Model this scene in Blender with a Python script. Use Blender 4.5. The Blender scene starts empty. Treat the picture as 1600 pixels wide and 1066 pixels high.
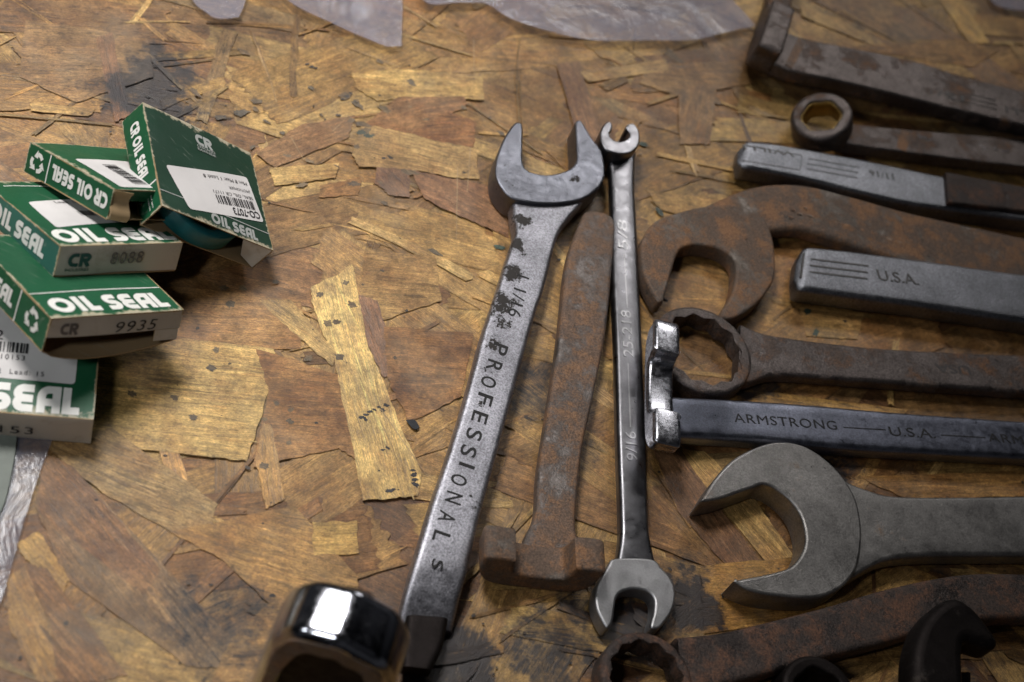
import bpy, math, random
from mathutils import Vector, Matrix
from mathutils.geometry import tessellate_polygon
from math import pi, sin, cos, sqrt

SC = bpy.context.scene
CM = 0.01                       # everything below is written in centimetres
COL = SC.collection

# ------------------------------------------------------------------ camera
F_PX, TH, ROLL = 2200.0, math.radians(50), math.radians(27)
H = 58 * sin(TH)
_c, _s = cos(ROLL), sin(ROLL)
EU = Vector((1, 0, 0)); EV = Vector((0, -sin(TH), -cos(TH))); FW = Vector((0, cos(TH), -sin(TH)))
CR_ = _c * EU - _s * EV
CD_ = _s * EU + _c * EV
CP = Vector((0, 0, H))

def P(px, py, z=0.0):
    """where the ray through a pixel of the 1600x1066 photograph meets the height z (cm)"""
    d = ((px - 800) * CR_ + (py - 533) * CD_) / F_PX + FW
    return CP + d * ((z - H) / d.z)

cam = bpy.data.cameras.new('camera')
cam.lens = 35.0
cam.sensor_fit = 'HORIZONTAL'
cam.sensor_width = 1600 * 35.0 / F_PX
cam.clip_start = 0.01
cam.clip_end = 20
cam.dof.use_dof = True
cam.dof.focus_distance = ((P(850, 640, 0.9) - CP).dot(FW)) * CM
cam.dof.aperture_fstop = 6.4
camo = bpy.data.objects.new('camera', cam)
COL.objects.link(camo)
mw = Matrix.Identity(4)
for i in range(3):
    mw[i][0] = CR_[i]; mw[i][1] = -CD_[i]; mw[i][2] = -FW[i]; mw[i][3] = CP[i] * CM
camo.matrix_world = mw
SC.camera = camo

# ------------------------------------------------------------------ light
W = bpy.data.worlds.new('World'); SC.world = W; W.use_nodes = True
wn = W.node_tree; wn.nodes.clear()
wo = wn.nodes.new('ShaderNodeOutputWorld'); wb = wn.nodes.new('ShaderNodeBackground')
wt = wn.nodes.new('ShaderNodeTexCoord'); wx = wn.nodes.new('ShaderNodeTexNoise'); wr = wn.nodes.new('ShaderNodeValToRGB')
wx.inputs['Scale'].default_value = 1.6; wx.inputs['Detail'].default_value = 2
wr.color_ramp.elements[0].position = 0.38; wr.color_ramp.elements[0].color = (0.015, 0.015, 0.018, 1)
wr.color_ramp.elements[1].position = 0.68; wr.color_ramp.elements[1].color = (0.40, 0.41, 0.45, 1)
wn.links.new(wt.outputs['Generated'], wx.inputs['Vector']); wn.links.new(wx.outputs['Fac'], wr.inputs['Fac'])
wn.links.new(wr.outputs['Color'], wb.inputs['Color']); wb.inputs['Strength'].default_value = 0.11
wn.links.new(wb.outputs[0], wo.inputs[0])

def aim(o, frm, to):
    frm = Vector(frm); to = Vector(to)
    o.location = frm * CM
    o.rotation_euler = (to - frm).to_track_quat('-Z', 'Y').to_euler()

def spot(name, frm, to, power, size, blend, radius, col):
    l = bpy.data.lights.new(name, 'SPOT'); l.energy = power; l.spot_size = math.radians(size); l.spot_blend = blend
    l.shadow_soft_size = radius * CM; l.color = col
    o = bpy.data.objects.new(name, l); COL.objects.link(o); aim(o, frm, to); return o

def area(name, frm, to, power, sx, sy, col, spread=180):
    l = bpy.data.lights.new(name, 'AREA'); l.shape = 'RECTANGLE'; l.size = sx * CM; l.size_y = sy * CM
    l.energy = power; l.color = col; l.spread = math.radians(spread)
    o = bpy.data.objects.new(name, l); COL.objects.link(o); aim(o, frm, to); return o

spot('workshop_lamp', (-52, 56, 88), (-19.5, 35, 0), 52.0, 49, 1.0, 16, (1.0, 0.98, 0.96))
for wx_ in (-52, -20):          # the two panes of a small window behind the camera
    area('window_pane_light', (wx_, -8, 50), (-6, 32, 0), 0.24, 4, 8, (0.94, 0.97, 1.0), 110)
area('far_fill_light', (-4, 124, 74), (-2, 84, 0), 1.0, 50, 12, (1.0, 0.98, 0.96), 84)  # added fill that brightens the far side of the board; no known source

SC.view_settings.view_transform = 'Standard'
SC.view_settings.look = 'None'
SC.view_settings.exposure = 0.0
SC.view_settings.gamma = 1.0
SC.view_settings.use_curve_mapping = False
SC.render.engine = 'CYCLES'
SC.cycles.max_bounces = 6
SC.cycles.transparent_max_bounces = 8
SC.cycles.use_denoising = True
SC.cycles.sample_clamp_indirect = 4.0

# ------------------------------------------------------------------ materials
def lin(r, g, b):
    f = lambda c: (c / 255 / 12.92) if c / 255 <= 0.04045 else ((c / 255 + 0.055) / 1.055) ** 2.4
    return (f(r), f(g), f(b), 1.0)

class N:
    """small node-building helper"""
    def __init__(s, name):
        s.m = bpy.data.materials.new(name); s.m.use_nodes = True
        s.t = s.m.node_tree; s.t.nodes.clear()
        s.out = s.t.nodes.new('ShaderNodeOutputMaterial')
        s.b = s.t.nodes.new('ShaderNodeBsdfPrincipled')
        s.t.links.new(s.b.outputs[0], s.out.inputs[0])
        s.tc = s.t.nodes.new('ShaderNodeTexCoord')
    def put(s, inp, v):
        if hasattr(v, 'links') or isinstance(v, bpy.types.NodeSocket): s.t.links.new(v, inp)
        else: inp.default_value = v
    def noise(s, scale, detail=4, rough=0.55, vec=None, dist=0.0):
        n = s.t.nodes.new('ShaderNodeTexNoise')
        n.inputs['Scale'].default_value = scale; n.inputs['Detail'].default_value = detail
        n.inputs['Roughness'].default_value = rough; n.inputs['Distortion'].default_value = dist
        s.t.links.new(vec if vec else s.tc.outputs['Object'], n.inputs['Vector'])
        return n.outputs['Fac']
    def rng(s, v, a, b, c=0.0, d=1.0, smooth=False):
        n = s.t.nodes.new('ShaderNodeMapRange'); n.clamp = True
        if smooth: n.interpolation_type = 'SMOOTHSTEP'
        s.put(n.inputs[0], v); n.inputs[1].default_value = a; n.inputs[2].default_value = b
        s.put(n.inputs[3], c); s.put(n.inputs[4], d)
        return n.outputs[0]
    def math(s, op, a, b=0.0):
        n = s.t.nodes.new('ShaderNodeMath'); n.operation = op
        s.put(n.inputs[0], a); s.put(n.inputs[1], b); return n.outputs[0]
    def mix(s, f, a, b, mode='MIX'):
        n = s.t.nodes.new('ShaderNodeMix'); n.data_type = 'RGBA'; n.blend_type = mode
        s.put(n.inputs[0], f); s.put(n.inputs[6], a); s.put(n.inputs[7], b); return n.outputs[2]
    def vmath(s, op, a, b):
        n = s.t.nodes.new('ShaderNodeVectorMath'); n.operation = op
        s.put(n.inputs[0], a); s.put(n.inputs[1], b); return n
    def bump(s, h, strength, dist):
        n = s.t.nodes.new('ShaderNodeBump'); n.inputs['Strength'].default_value = strength
        n.inputs['Distance'].default_value = dist; s.t.links.new(h, n.inputs['Height'])
        s.t.links.new(n.outputs[0], s.b.inputs['Normal']); return n
    def set(s, **k):
        for a, v in k.items(): s.put(s.b.inputs[a.replace('_', ' ')], v)

def metal(name, base, rough=0.36, rust=0.3, rust_col=(96, 62, 42), rust_hi=(140, 82, 44), pits=0.0, grain=0.4, scale=70,
          rust_metal=0.0, seed=0.0, bump=0.55, spots=()):
    n = N(name)
    off = n.vmath('ADD', n.tc.outputs['Object'], (seed, seed * 1.7, seed * 0.3)).outputs[0]
    big = n.noise(scale, 7, 0.66, off)
    mid = n.noise(scale * 5, 5, 0.65, off)
    fine = n.noise(1350, 4, 0.7, off)
    tone = n.rng(n.noise(45, 4, 0.6, off), 0.3, 0.7, 0.72, 1.2)
    b = lin(*base)
    col = n.mix(1.0, b, n.mix(1.0, (1, 1, 1, 1), tone, 'MULTIPLY'), 'MULTIPLY')
    g = n.rng(fine, 0.32, 0.68, 1.0 - grain, 1.0 + grain * 0.8)
    col = n.mix(1.0, col, g, 'MULTIPLY')
    rough_s = n.rng(mid, 0.3, 0.7, rough - 0.07, rough + 0.14)
    m = n.math('ADD', n.math('MULTIPLY', big, 0.62), n.math('ADD', n.math('MULTIPLY', mid, 0.22), n.math('MULTIPLY', fine, 0.16)))
    t = 0.72 - rust * 0.46
    mask = n.rng(m, t - 0.03, t + 0.05)
    rc = n.mix(n.rng(n.noise(scale * 2.2, 6, 0.7, off), 0.46, 0.58), lin(*rust_col), lin(*rust_hi))
    rc = n.mix(1.0, rc, n.rng(fine, 0.36, 0.64, 0.5, 1.5), 'MULTIPLY')
    col = n.mix(mask, col, rc)
    met = n.rng(mask, 0, 1, 1.0, rust_metal)
    r = n.rng(mask, 0, 1, rough_s, 0.72)
    h = n.math('ADD', n.math('MULTIPLY', fine, 0.75), n.math('MULTIPLY', mid, 0.7))
    h = n.math('ADD', h, n.math('MULTIPLY', mask, 0.5))
    if pits > 0:
        pn = n.math('ADD', n.math('MULTIPLY', n.noise(120, 3, 0.6, off), 0.5), n.math('MULTIPLY', n.noise(620, 4, 0.7, off), 0.5))
        for x, y, z, rad, k in spots:      # places where the plating has gone
            c = P(x, y, z) * CM
            q = n.vmath('SUBTRACT', n.tc.outputs['Object'], tuple(c)).outputs[0]
            q = n.vmath('MULTIPLY', q, (1 / (rad * CM),) * 3).outputs[0]
            pn = n.math('ADD', pn, n.rng(n.vmath('LENGTH', q, (0, 0, 0)).outputs['Value'], 0.0, 1.0, k, 0.0))
        pm = n.rng(pn, 0.66 - pits * 0.14, 0.69 - pits * 0.14)
        col = n.mix(pm, col, (0.02, 0.016, 0.014, 1)); r = n.mix(pm, r, (0.8, 0.8, 0.8, 1))
        met = n.math('MULTIPLY', met, n.rng(pm, 0, 1, 1.0, 0.0))
        h = n.math('SUBTRACT', h, n.math('MULTIPLY', pm, 0.6))
    n.set(Base_Color=col, Metallic=met, Roughness=r)
    n.bump(h, bump, 0.00035)
    return n.m

M_pro = metal('satin_steel_pitted', (150, 149, 155), 0.42, 0.08, (70, 56, 46), (90, 66, 48), 0.12, 0.5, 60, seed=0.31,
              spots=[(814, 345, 1.1, .8, .20), (806, 385, 1.1, .8, .24), (800, 430, 1.1, .9, .24), (790, 470, 1.1, .9, .27), (784, 505, 1.1, .9, .29), (772, 540, 1.1, .7, .24), (760, 580, 1.1, .6, .18), (752, 630, 1.1, .6, .18), (742, 785, 1.1, .5, .18), (838, 450, 1.1, .5, .08)])
M_prohead = metal('dull_blue_steel', (108, 109, 116), 0.40, 0.10, (52, 44, 40), (70, 54, 44), 0.10, 0.12, 60, seed=0.7, bump=.15,
              spots=[(790, 255, 1.3, .7, .12), (900, 280, 1.3, .7, .16), (912, 250, 1.3, .4, .14), (800, 290, 1.3, .6, .1), (860, 305, 1.3, .9, .08)])
M_chrome = metal('worn_chrome', (168, 168, 174), 0.22, 0.08, (92, 66, 48), (112, 76, 48), 0.0, 0.06, 80, seed=0.2, bump=.03)
M_flare = metal('polished_steel', (116, 115, 118), 0.32, 0.03, (70, 58, 48), (90, 70, 54), 0.0, 0.12, 50, seed=0.9, bump=.08)
M_rust = metal('brown_rusted_steel', (122, 115, 111), 0.48, 0.54, (96, 76, 62), (116, 86, 62), 0.14, 0.4, 60, 0.1, seed=0.45, bump=.9)
M_rust2 = metal('orange_rusted_steel', (118, 110, 103), 0.5, 0.60, (88, 70, 57), (118, 84, 56), 0.14, 0.4, 42, 0.08, seed=0.12, bump=.9)
M_darkrust = metal('dark_rusted_steel', (74, 68, 66), 0.5, 0.56, (60, 48, 42), (88, 60, 44), 0.14, 0.4, 50, 0.15, seed=0.83, bump=.9)
M_greybrown = metal('grey_brown_steel', (106, 98, 95), 0.47, 0.40, (84, 70, 62), (108, 78, 56), 0.10, 0.5, 55, 0.35, seed=0.27, bump=.9)
M_satin = metal('satin_tool_steel', (128, 129, 134), 0.38, 0.16, (92, 78, 68), (112, 84, 62), 0.05, 0.5, 55, 0.3, seed=0.66, bump=.7)
M_dark = metal('dark_polished_steel', (122, 125, 138), 0.34, 0.10, (80, 72, 64), (96, 78, 60), 0.0, 0.3, 50, 0.3, seed=0.51, bump=.3)
M_dull = metal('dull_steel', (158, 157, 158), 0.46, 0.03, (80, 66, 56), (96, 76, 58), 0.0, 0.15, 50, seed=0.9, bump=.15)
M_bright = metal('bright_raised_steel', (150, 149, 150), 0.36, 0.0, grain=.1, seed=.9, bump=.1)
M_black = metal('shade_black_steel', (42, 38, 37), 0.58, 0.25, (50, 44, 40), (60, 50, 42), 0.0, 0.2, 50, 0.3, seed=0.15, bump=.2)  # shade of the dim near corner and the jaw opening put into the colour
M_grey = metal('matt_grey_steel', (142, 139, 136), 0.46, 0.24, (104, 90, 78), (120, 94, 70), 0.04, 0.28, 40, 0.5, seed=0.38, bump=.35)
M_brass = metal('yellowed_steel', (176, 148, 88), 0.36, 0.25, (120, 92, 50), (150, 116, 62), 0.0, 0.2, 80, 0.5, seed=0.61)

def flat(name, rgb, rough=0.6, var=0.12, scale=220, spec=0.5):
    n = N(name)
    c = n.mix(1.0, lin(*rgb), n.rng(n.noise(scale, 5, 0.65), 0.3, 0.7, 1 - var, 1 + var), 'MULTIPLY')
    n.set(Base_Color=c, Roughness=rough); n.b.inputs['Specular IOR Level'].default_value = spec
    n.bump(n.noise(scale * 4, 4, 0.6), 0.15, 0.0002)
    return n.m

def card(name, rgb, dirt=(120, 96, 66), amount=0.3, rough=0.45):
    n = N(name)
    big = n.noise(70, 6, 0.68); fine = n.noise(900, 4, 0.65)
    c = n.mix(1.0, lin(*rgb), n.rng(n.noise(30, 3), 0.3, 0.7, 0.86, 1.12), 'MULTIPLY')
    d = n.rng(big, 0.74 - 0.3 * amount, 0.84 - 0.1 * amount, 0.0, 0.75)
    c = n.mix(n.math('MULTIPLY', d, n.rng(fine, 0.35, 0.6)), c, lin(*dirt))
    ur = n.t.nodes.new('ShaderNodeUVMap'); ur.uv_map = 'rim'
    sx = n.t.nodes.new('ShaderNodeSeparateXYZ'); n.t.links.new(ur.outputs[0], sx.inputs[0])
    ed = n.math('MINIMUM', n.math('SUBTRACT', 0.5, n.math('ABSOLUTE', n.math('SUBTRACT', sx.outputs[0], 0.5))), n.math('MULTIPLY', 0.35, n.math('SUBTRACT', 0.5, n.math('ABSOLUTE', n.math('SUBTRACT', sx.outputs[1], 0.5)))))
    wn_ = n.math('ADD', n.math('MULTIPLY', n.noise(110, 5, 0.7), 0.6), n.math('MULTIPLY', n.noise(520, 4, 0.7), 0.4))
    wear = n.rng(n.math('SUBTRACT', wn_, n.math('MULTIPLY', ed, 9.0)), 0.40, 0.50)
    c = n.mix(n.math('MULTIPLY', wear, 0.85), c, lin(184, 172, 148))
    scr = n.noise(60, 5, 0.6, n.vmath('MULTIPLY', n.tc.outputs['Object'], (1.0, 9.0, 4.0)).outputs[0])
    c = n.mix(n.rng(scr, 0.62, 0.72, 0.0, 0.22), c, lin(170, 172, 160))
    n.set(Base_Color=c, Roughness=n.rng(big, 0.3, 0.7, rough - 0.08, rough + 0.15))
    n.b.inputs['Specular IOR Level'].default_value = 0.35
    n.bump(n.math('ADD', fine, big), 0.2, 0.0003)
    return n.m

M_green = card('green_printed_card', (24, 78, 50), (60, 84, 62), 0.25)
M_teal = card('faded_teal_card', (50, 98, 86), (90, 104, 84), 0.3)
M_deepgreen = card('dark_green_printed_card', (28, 56, 42), (58, 66, 50), 0.3)
M_white = card('soiled_white_card', (180, 171, 158), (122, 96, 66), 0.7)
M_kraft = card('raw_brown_card', (150, 126, 92), (104, 80, 52), 0.4, 0.8)
M_print = flat('white_print', (214, 212, 206), 0.55, 0.06)
M_greyprint = flat('grey_print', (150, 152, 148), 0.6, 0.08)
M_label = card('white_paper_label', (200, 196, 194), (160, 148, 132), 0.18, 0.6)
M_ink = flat('black_ink', (34, 33, 36), 0.6, 0.1)
M_softink = flat('faded_grey_ink', (96, 88, 84), 0.7, 0.2)
M_tealink = flat('teal_ink', (26, 74, 68), 0.6, 0.1)
M_engrave = flat('blackened_engraving', (22, 20, 20), 0.8, 0.3, 400)
M_mark = flat('worn_dark_marks', (58, 54, 52), 0.5, 0.3, 400)
M_rubber = flat('teal_rubber', (24, 92, 96), 0.45, 0.15)
M_chip = flat('black_paint_chip', (20, 22, 28), 0.35, 0.2)

def film(name, rgb, opacity, rough, bumpd):
    n = N(name); t = n.t
    tr = t.nodes.new('ShaderNodeBsdfTransparent'); tr.inputs[0].default_value = (0.95, 0.95, 0.96, 1)
    n.set(Base_Color=lin(*rgb), Roughness=rough); n.b.inputs['Specular IOR Level'].default_value = 0.6
    mx = t.nodes.new('ShaderNodeMixShader')
    big = n.noise(28, 5, 0.6, dist=1.2)
    o = n.rng(big, 0.3, 0.7, opacity * 0.78, min(1, opacity * 1.18))
    t.links.new(o, mx.inputs[0]); t.links.new(tr.outputs[0], mx.inputs[1]); t.links.new(n.b.outputs[0], mx.inputs[2])
    t.links.new(mx.outputs[0], n.out.inputs[0])
    n.bump(big, 0.7, bumpd)
    return n.m
M_film = film('cloudy_plastic_film', (170, 166, 178), 0.27, 0.20, 0.0030)
M_clear = film('clear_plastic_film', (120, 124, 140), 0.20, 0.16, 0.0012)

# ------------------------------------------------------------------ mesh helpers
class MB:
    def __init__(s): s.v = []; s.f = []; s.mi = []; s.sm = []; s.uv = []
    def add(s, vs, fs, mi=0, smooth=False, uv=None):
        o = len(s.v); s.v += [tuple(v) for v in vs]; s.uv += list(uv) if uv else [(0.5, 0.5)] * len(vs)
        for f in fs: s.f.append([i + o for i in f]); s.mi.append(mi); s.sm.append(smooth)
    def obj(s, name, mats, parent=None):
        me = bpy.data.meshes.new(name)
        me.from_pydata([(a * CM, b * CM, c * CM) for a, b, c in s.v], [], s.f)
        for m in (mats if isinstance(mats, (list, tuple)) else [mats]): me.materials.append(m)
        me.polygons.foreach_set('material_index', s.mi); me.polygons.foreach_set('use_smooth', s.sm)
        ul = me.uv_layers.new(name='rim'); ul.data.foreach_set('uv', [c for f in s.f for i in f for c in s.uv[i]])
        me.validate(); me.update()
        o = bpy.data.objects.new(name, me); COL.objects.link(o)
        if parent is not None:
            o.parent = parent
            o.matrix_parent_inverse = Matrix.Translation(-parent.location)
        return o

def thing(name, label, cat, loc, group=None):
    o = bpy.data.objects.new(name, None); COL.objects.link(o)
    o.location = (loc[0] * CM, loc[1] * CM, max(loc[2], 0) * CM if len(loc) > 2 else 0); o.empty_display_size = 0.01
    o['label'] = label; o['category'] = cat
    if group: o['group'] = group
    return o

def smooth(pts, n=6, closed=True):
    """Catmull-Rom through the points; a third entry marks a sharp corner"""
    m = len(pts); out = []
    Q = [Vector(p[:2]) for p in pts]; K = [len(p) > 2 for p in pts]
    for i in range(m if closed else m - 1):
        j = (i + 1) % m
        p1, p2 = Q[i], Q[j]
        p0 = p1 - (p2 - p1) if K[i] or (not closed and i == 0) else Q[(i - 1) % m]
        p3 = p2 + (p2 - p1) if K[j] or (not closed and j == m - 1) else Q[(j + 1) % m]
        for k in range(n):
            t = k / n
            out.append(0.5 * ((2 * p1) + (p2 - p0) * t + (2 * p0 - 5 * p1 + 4 * p2 - p3) * t * t + (3 * p1 - p0 - 3 * p2 + p3) * t ** 3))
    if not closed: out.append(Q[-1])
    return out

def sarea(L): return sum(L[i].x * L[(i + 1) % len(L)].y - L[(i + 1) % len(L)].x * L[i].y for i in range(len(L))) / 2

def inward(L, d):
    n = len(L); out = []
    for i in range(n):
        a = (L[i] - L[i - 1]); b = (L[(i + 1) % n] - L[i])
        if a.length < 1e-7: a = b
        if b.length < 1e-7: b = a
        a = a.normalized(); b = b.normalized()
        na = Vector((-a.y, a.x)); nb = Vector((-b.y, b.x)); m = na + nb
        if m.length < 1e-6: m = na
        m.normalize()
        out.append(L[i] + m * d / max(0.55, m.dot(na)))
    return out

def slab(mb, outline, z0, z1, r=0.1, segs=4, hole=None, M=None, mi=0, rh=0.05, zf=None):
    """a plate with a rounded rim; outline counter-clockwise, hole optional, M maps (x,y,z) to the world"""
    L = [Vector(p) for p in outline]
    if sarea(L) < 0: L.reverse()
    loops = [(L, r)]
    if hole:
        Hh = [Vector(p) for p in hole]
        if sarea(Hh) > 0: Hh.reverse()
        loops.append((Hh, rh))
    tops, bots = [], []
    T = lambda p, z: (M @ Vector((p.x, p.y, z + (zf(p) if zf else 0)))) if M else Vector((p.x, p.y, z + (zf(p) if zf else 0)))
    for lp, rr in loops:
        n = len(lp); rings = []
        for k in range(segs + 1):
            a = k / segs * pi / 2
            rings.append(([q for q in inward(lp, rr * (1 - sin(a)))], z0 + rr * (1 - cos(a))))
        for k in range(segs + 1):
            a = k / segs * pi / 2
            rings.append(([q for q in inward(lp, rr * (1 - cos(a)))], z1 - rr * (1 - sin(a))))
        vs = [T(q, z) for R, z in rings for q in R]
        fs = []
        for k in range(len(rings) - 1):
            for i in range(n):
                j = (i + 1) % n
                fs.append((k * n + i, k * n + j, (k + 1) * n + j, (k + 1) * n + i))
        mb.add(vs, fs, mi, True)
        tops.append(rings[-1]); bots.append(rings[0])
    for rings, flip in ((tops, False), (bots, True)):
        polys = [[Vector((q.x, q.y, 0)) for q in R] for R, z in rings]
        tri = tessellate_polygon(polys)
        vs = [T(q, z) for R, z in rings for q in R]
        flatl = [q for R, z in rings for q in R]
        fs = []
        for t in tri:
            a, b, c = [flatl[i] for i in t]
            cr = (b - a).cross(c - a) if False else ((b.x - a.x) * (c.y - a.y) - (b.y - a.y) * (c.x - a.x))
            if abs(cr) < 1e-12: continue
            t = t if (cr > 0) != flip else t[::-1]
            fs.append(tuple(t))
        mb.add(vs, fs, mi, False)

def px_outline(pts, z, n=6):
    return [P(q.x, q.y, z).xy for q in smooth(pts, n)]

def interp(tab, t):
    for (a, va), (b, vb) in zip(tab, tab[1:]):
        if t <= b:
            k = (t - a) / (b - a) if b > a else 0
            k = min(max(k, 0), 1); return va + (vb - va) * k
    return tab[-1][1]

def resample(L, n):
    d = [0]
    for a, b in zip(L, L[1:]): d.append(d[-1] + (b - a).length)
    out = []; j = 0
    for i in range(n):
        s = d[-1] * i / (n - 1)
        while j < len(L) - 2 and d[j + 1] < s: j += 1
        k = (s - d[j]) / max(1e-9, d[j + 1] - d[j]); out.append(L[j].lerp(L[j + 1], min(max(k, 0), 1)))
    return out

def shaft(mb, left, right, zt, th, r=0.25, n=60, crown=0.0, end0=0.0, end1=0.0, mi=0, groove=0.0, segs=5):
    """a bar lofted between its two upper edges (pixels); zt and th are heights/thickness or (t, value) tables"""
    tab = lambda v: v if isinstance(v, list) else [(0, v), (1, v)]
    zt, th = tab(zt), tab(th)
    A = resample(smooth(left, 8, False), n); B = resample(smooth(right, 8, False), n)
    secs = []
    for i in range(n):
        t = i / (n - 1); z = interp(zt, t); h = interp(th, t)
        a = P(A[i].x, A[i].y, z); b = P(B[i].x, B[i].y, z)
        w = (b - a).length; x = (b - a) / w
        L = (n - 1)
        sc = 1.0
        for e, tt in ((end0, t), (end1, 1 - t)):
            if e > 0 and tt < e:
                q = 1 - tt / e; sc = min(sc, sqrt(max(0.0, 1 - q * q)) * 0.55 + 0.45)
        rr = min(r, w * 0.45, h * 0.48)
        prof = []
        for k in range(segs + 1):
            q = k / segs * pi / 2; prof.append((rr * (1 - sin(q)), -h + rr * (1 - cos(q))))
        for k in range(segs + 1):
            q = k / segs * pi / 2; prof.append((rr * (1 - cos(q)), -rr * (1 - sin(q))))
        for k in range(1, 6):
            u = k / 6; uu = rr + (w - 2 * rr) * u
            dz = crown * 4 * u * (1 - u) - (groove if 2 <= k <= 4 else 0)
            prof.append((uu, dz))
        prof += [(w - p, q) for p, q in reversed(prof[:2 * segs + 2])]
        mid = w / 2; zc = -h / 2
        secs.append([a + x * (mid + (p - mid) * sc) + Vector((0, 0, zc + (q - zc) * sc)) for p, q in prof])
    m = len(secs[0]); vs = [p for s in secs for p in s]; fs = []
    for i in range(n - 1):
        for k in range(m):
            kk = (k + 1) % m
            fs.append((i * m + k, i * m + kk, (i + 1) * m + kk, (i + 1) * m + k))
    mb.add(vs, fs, mi, True)
    mb.add(secs[0], [tuple(range(m))], mi); mb.add(secs[-1], [tuple(reversed(range(m)))], mi)

def fix(o):
    """make the faces of a closed part point outward"""
    import bmesh
    bm = bmesh.new(); bm.from_mesh(o.data); bmesh.ops.recalc_face_normals(bm, faces=bm.faces); bm.to_mesh(o.data); bm.free()
    return o

def frame(o, x, y, z):
    M = Matrix.Identity(4)
    for i in range(3): M[i][0] = x[i]; M[i][1] = y[i]; M[i][2] = z[i]; M[i][3] = o[i]
    return M

def u_head(mb, pa, pb, ztop, zval, t, tilt=0.0, prong=0.27, r=0.12, mi=0, zbot=0.0, side=1, flare=0.0, valley_w=None):
    """an open jaw standing on its back: pa, pb are the pixels of the outer ends of its two prong tips"""
    a = P(pa[0], pa[1], ztop); b = P(pb[0], pb[1], ztop)
    w = (b - a).length; x = (b - a).normalized(); up = Vector((0, 0, 1)); nrm = x.cross(up)
    h = ztop - zbot; p = prong * w; zv = zval - zbot
    pts = [(0, h), (p * 0.92, h * 1.0), (p * 1.02, h * 0.93), (p * 1.12, zv + 0.32 * (h - zv)), (p * 1.3, zv + 0.06), (w / 2, zv),
           (w - p * 1.3, zv + 0.06), (w - p * 1.12, zv + 0.32 * (h - zv)), (w - p * 1.02, h * 0.93), (w - p * 0.92, h), (w, h), (w + 0.05, h * 0.7),
           (w - 0.06, h * 0.35), (w * 0.86, 0.08), (w / 2, 0), (w * 0.14, 0.08), (0.06, h * 0.35), (-0.05, h * 0.7)]
    M = frame(a - up * h, x, up, nrm)
    slab(mb, smooth(pts, 5), -t / 2, t / 2, r, 4, M=M, mi=mi)

def star(c, R, n=12, depth=0.07, ph=0.0):
    out = []
    for i in range(n):
        for k, rr in ((0, R), (0.22, R * (1 - depth * 0.45)), (0.5, R * (1 - depth)), (0.78, R * (1 - depth * 0.45))):
            a = ph + 2 * pi * (i + k) / n
            out.append(Vector((c.x + rr * cos(a), c.y + rr * sin(a))))
    return out

# ------------------------------------------------------------------ lettering
_cache = {}
def glyphs(txt, bold=0.0, spacing=1.0, extrude=0.0):
    key = (txt, bold, spacing, extrude)
    if key in _cache: return _cache[key]
    cu = bpy.data.curves.new('t', 'FONT'); cu.body = txt; cu.size = 1.0; cu.offset = bold; cu.space_character = spacing
    cu.extrude = extrude; cu.resolution_u = 4
    ob = bpy.data.objects.new('t', cu); COL.objects.link(ob)
    bpy.context.view_layer.update()
    me = bpy.data.meshes.new_from_object(ob.evaluated_get(bpy.context.evaluated_depsgraph_get()))
    vs = [Vector(v.co) for v in me.vertices]; fs = [tuple(p.vertices) for p in me.polygons]
    bpy.data.objects.remove(ob); bpy.data.curves.remove(cu); bpy.data.meshes.remove(me)
    x0 = min(v.x for v in vs); x1 = max(v.x for v in vs); y0 = min(v.y for v in vs); y1 = max(v.y for v in vs)
    if x1 - x0 < 1e-6: x1 = x0 + 1
    if y1 - y0 < 1e-6: y1 = y0 + 1
    vs = [Vector(((v.x - x0) / (x1 - x0), (v.y - y0) / (y1 - y0), v.z)) for v in vs]
    _cache[key] = (vs, fs, (x1 - x0) / (y1 - y0)); return _cache[key]

def stamp(mb, txt, a, b, z, h_px=None, hgt=None, bold=0.01, depth=0.02, spacing=1.0, mi=0):
    """lettering on a level face: a, b are the pixels of the ends of its foot line"""
    A = P(a[0], a[1], z); B = P(b[0], b[1], z); x = B - A; w = x.length; x.normalize()
    y = Vector((-x.y, x.x, 0))
    vs, fs, asp = glyphs(txt, bold, spacing, 0.1)
    h = hgt if hgt else w / asp
    mb.add([A + x * (v.x * w) + y * (v.y * h) + Vector((0, 0, depth * (0.5 + v.z * 5) - depth * 0.35)) for v in vs], fs, mi)

def line(mb, a, b, z, wd=0.05, depth=0.02, mi=0):
    A = P(a[0], a[1], z); B = P(b[0], b[1], z); x = (B - A).normalized(); y = Vector((-x.y, x.x, 0)) * wd / 2; u = Vector((0, 0, depth))
    q = [A - y, B - y, B + y, A + y]; t = [p + u for p in q]
    s = [p - u for p in q]
    mb.add(s + t, [(4, 5, 6, 7), (0, 1, 5, 4), (1, 2, 6, 5), (2, 3, 7, 6), (3, 0, 4, 7)], mi)

def ribbon(pts, wd):
    """flat stroke of even width along a polyline -> verts, faces (2-D)"""
    n = len(pts); L = []; R = []
    for i in range(n):
        a = (pts[i] - pts[max(i - 1, 0)]); b = (pts[min(i + 1, n - 1)] - pts[i])
        if a.length < 1e-9: a = b
        if b.length < 1e-9: b = a
        a = a.normalized(); b = b.normalized(); m = Vector((-(a.y + b.y), a.x + b.x)); m.normalize()
        k = wd / 2 / max(0.4, m.dot(Vector((-a.y, a.x))))
        L.append(pts[i] + m * k); R.append(pts[i] - m * k)
    return L + R, [(i + n, i + n + 1, i + 1, i) for i in range(n - 1)]

def arc(cx, cy, rx, ry, a0, a1, n=14):
    return [Vector((cx + rx * cos(math.radians(a0 + (a1 - a0) * i / n)), cy + ry * sin(math.radians(a0 + (a1 - a0) * i / n)))) for i in range(n + 1)]

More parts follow.
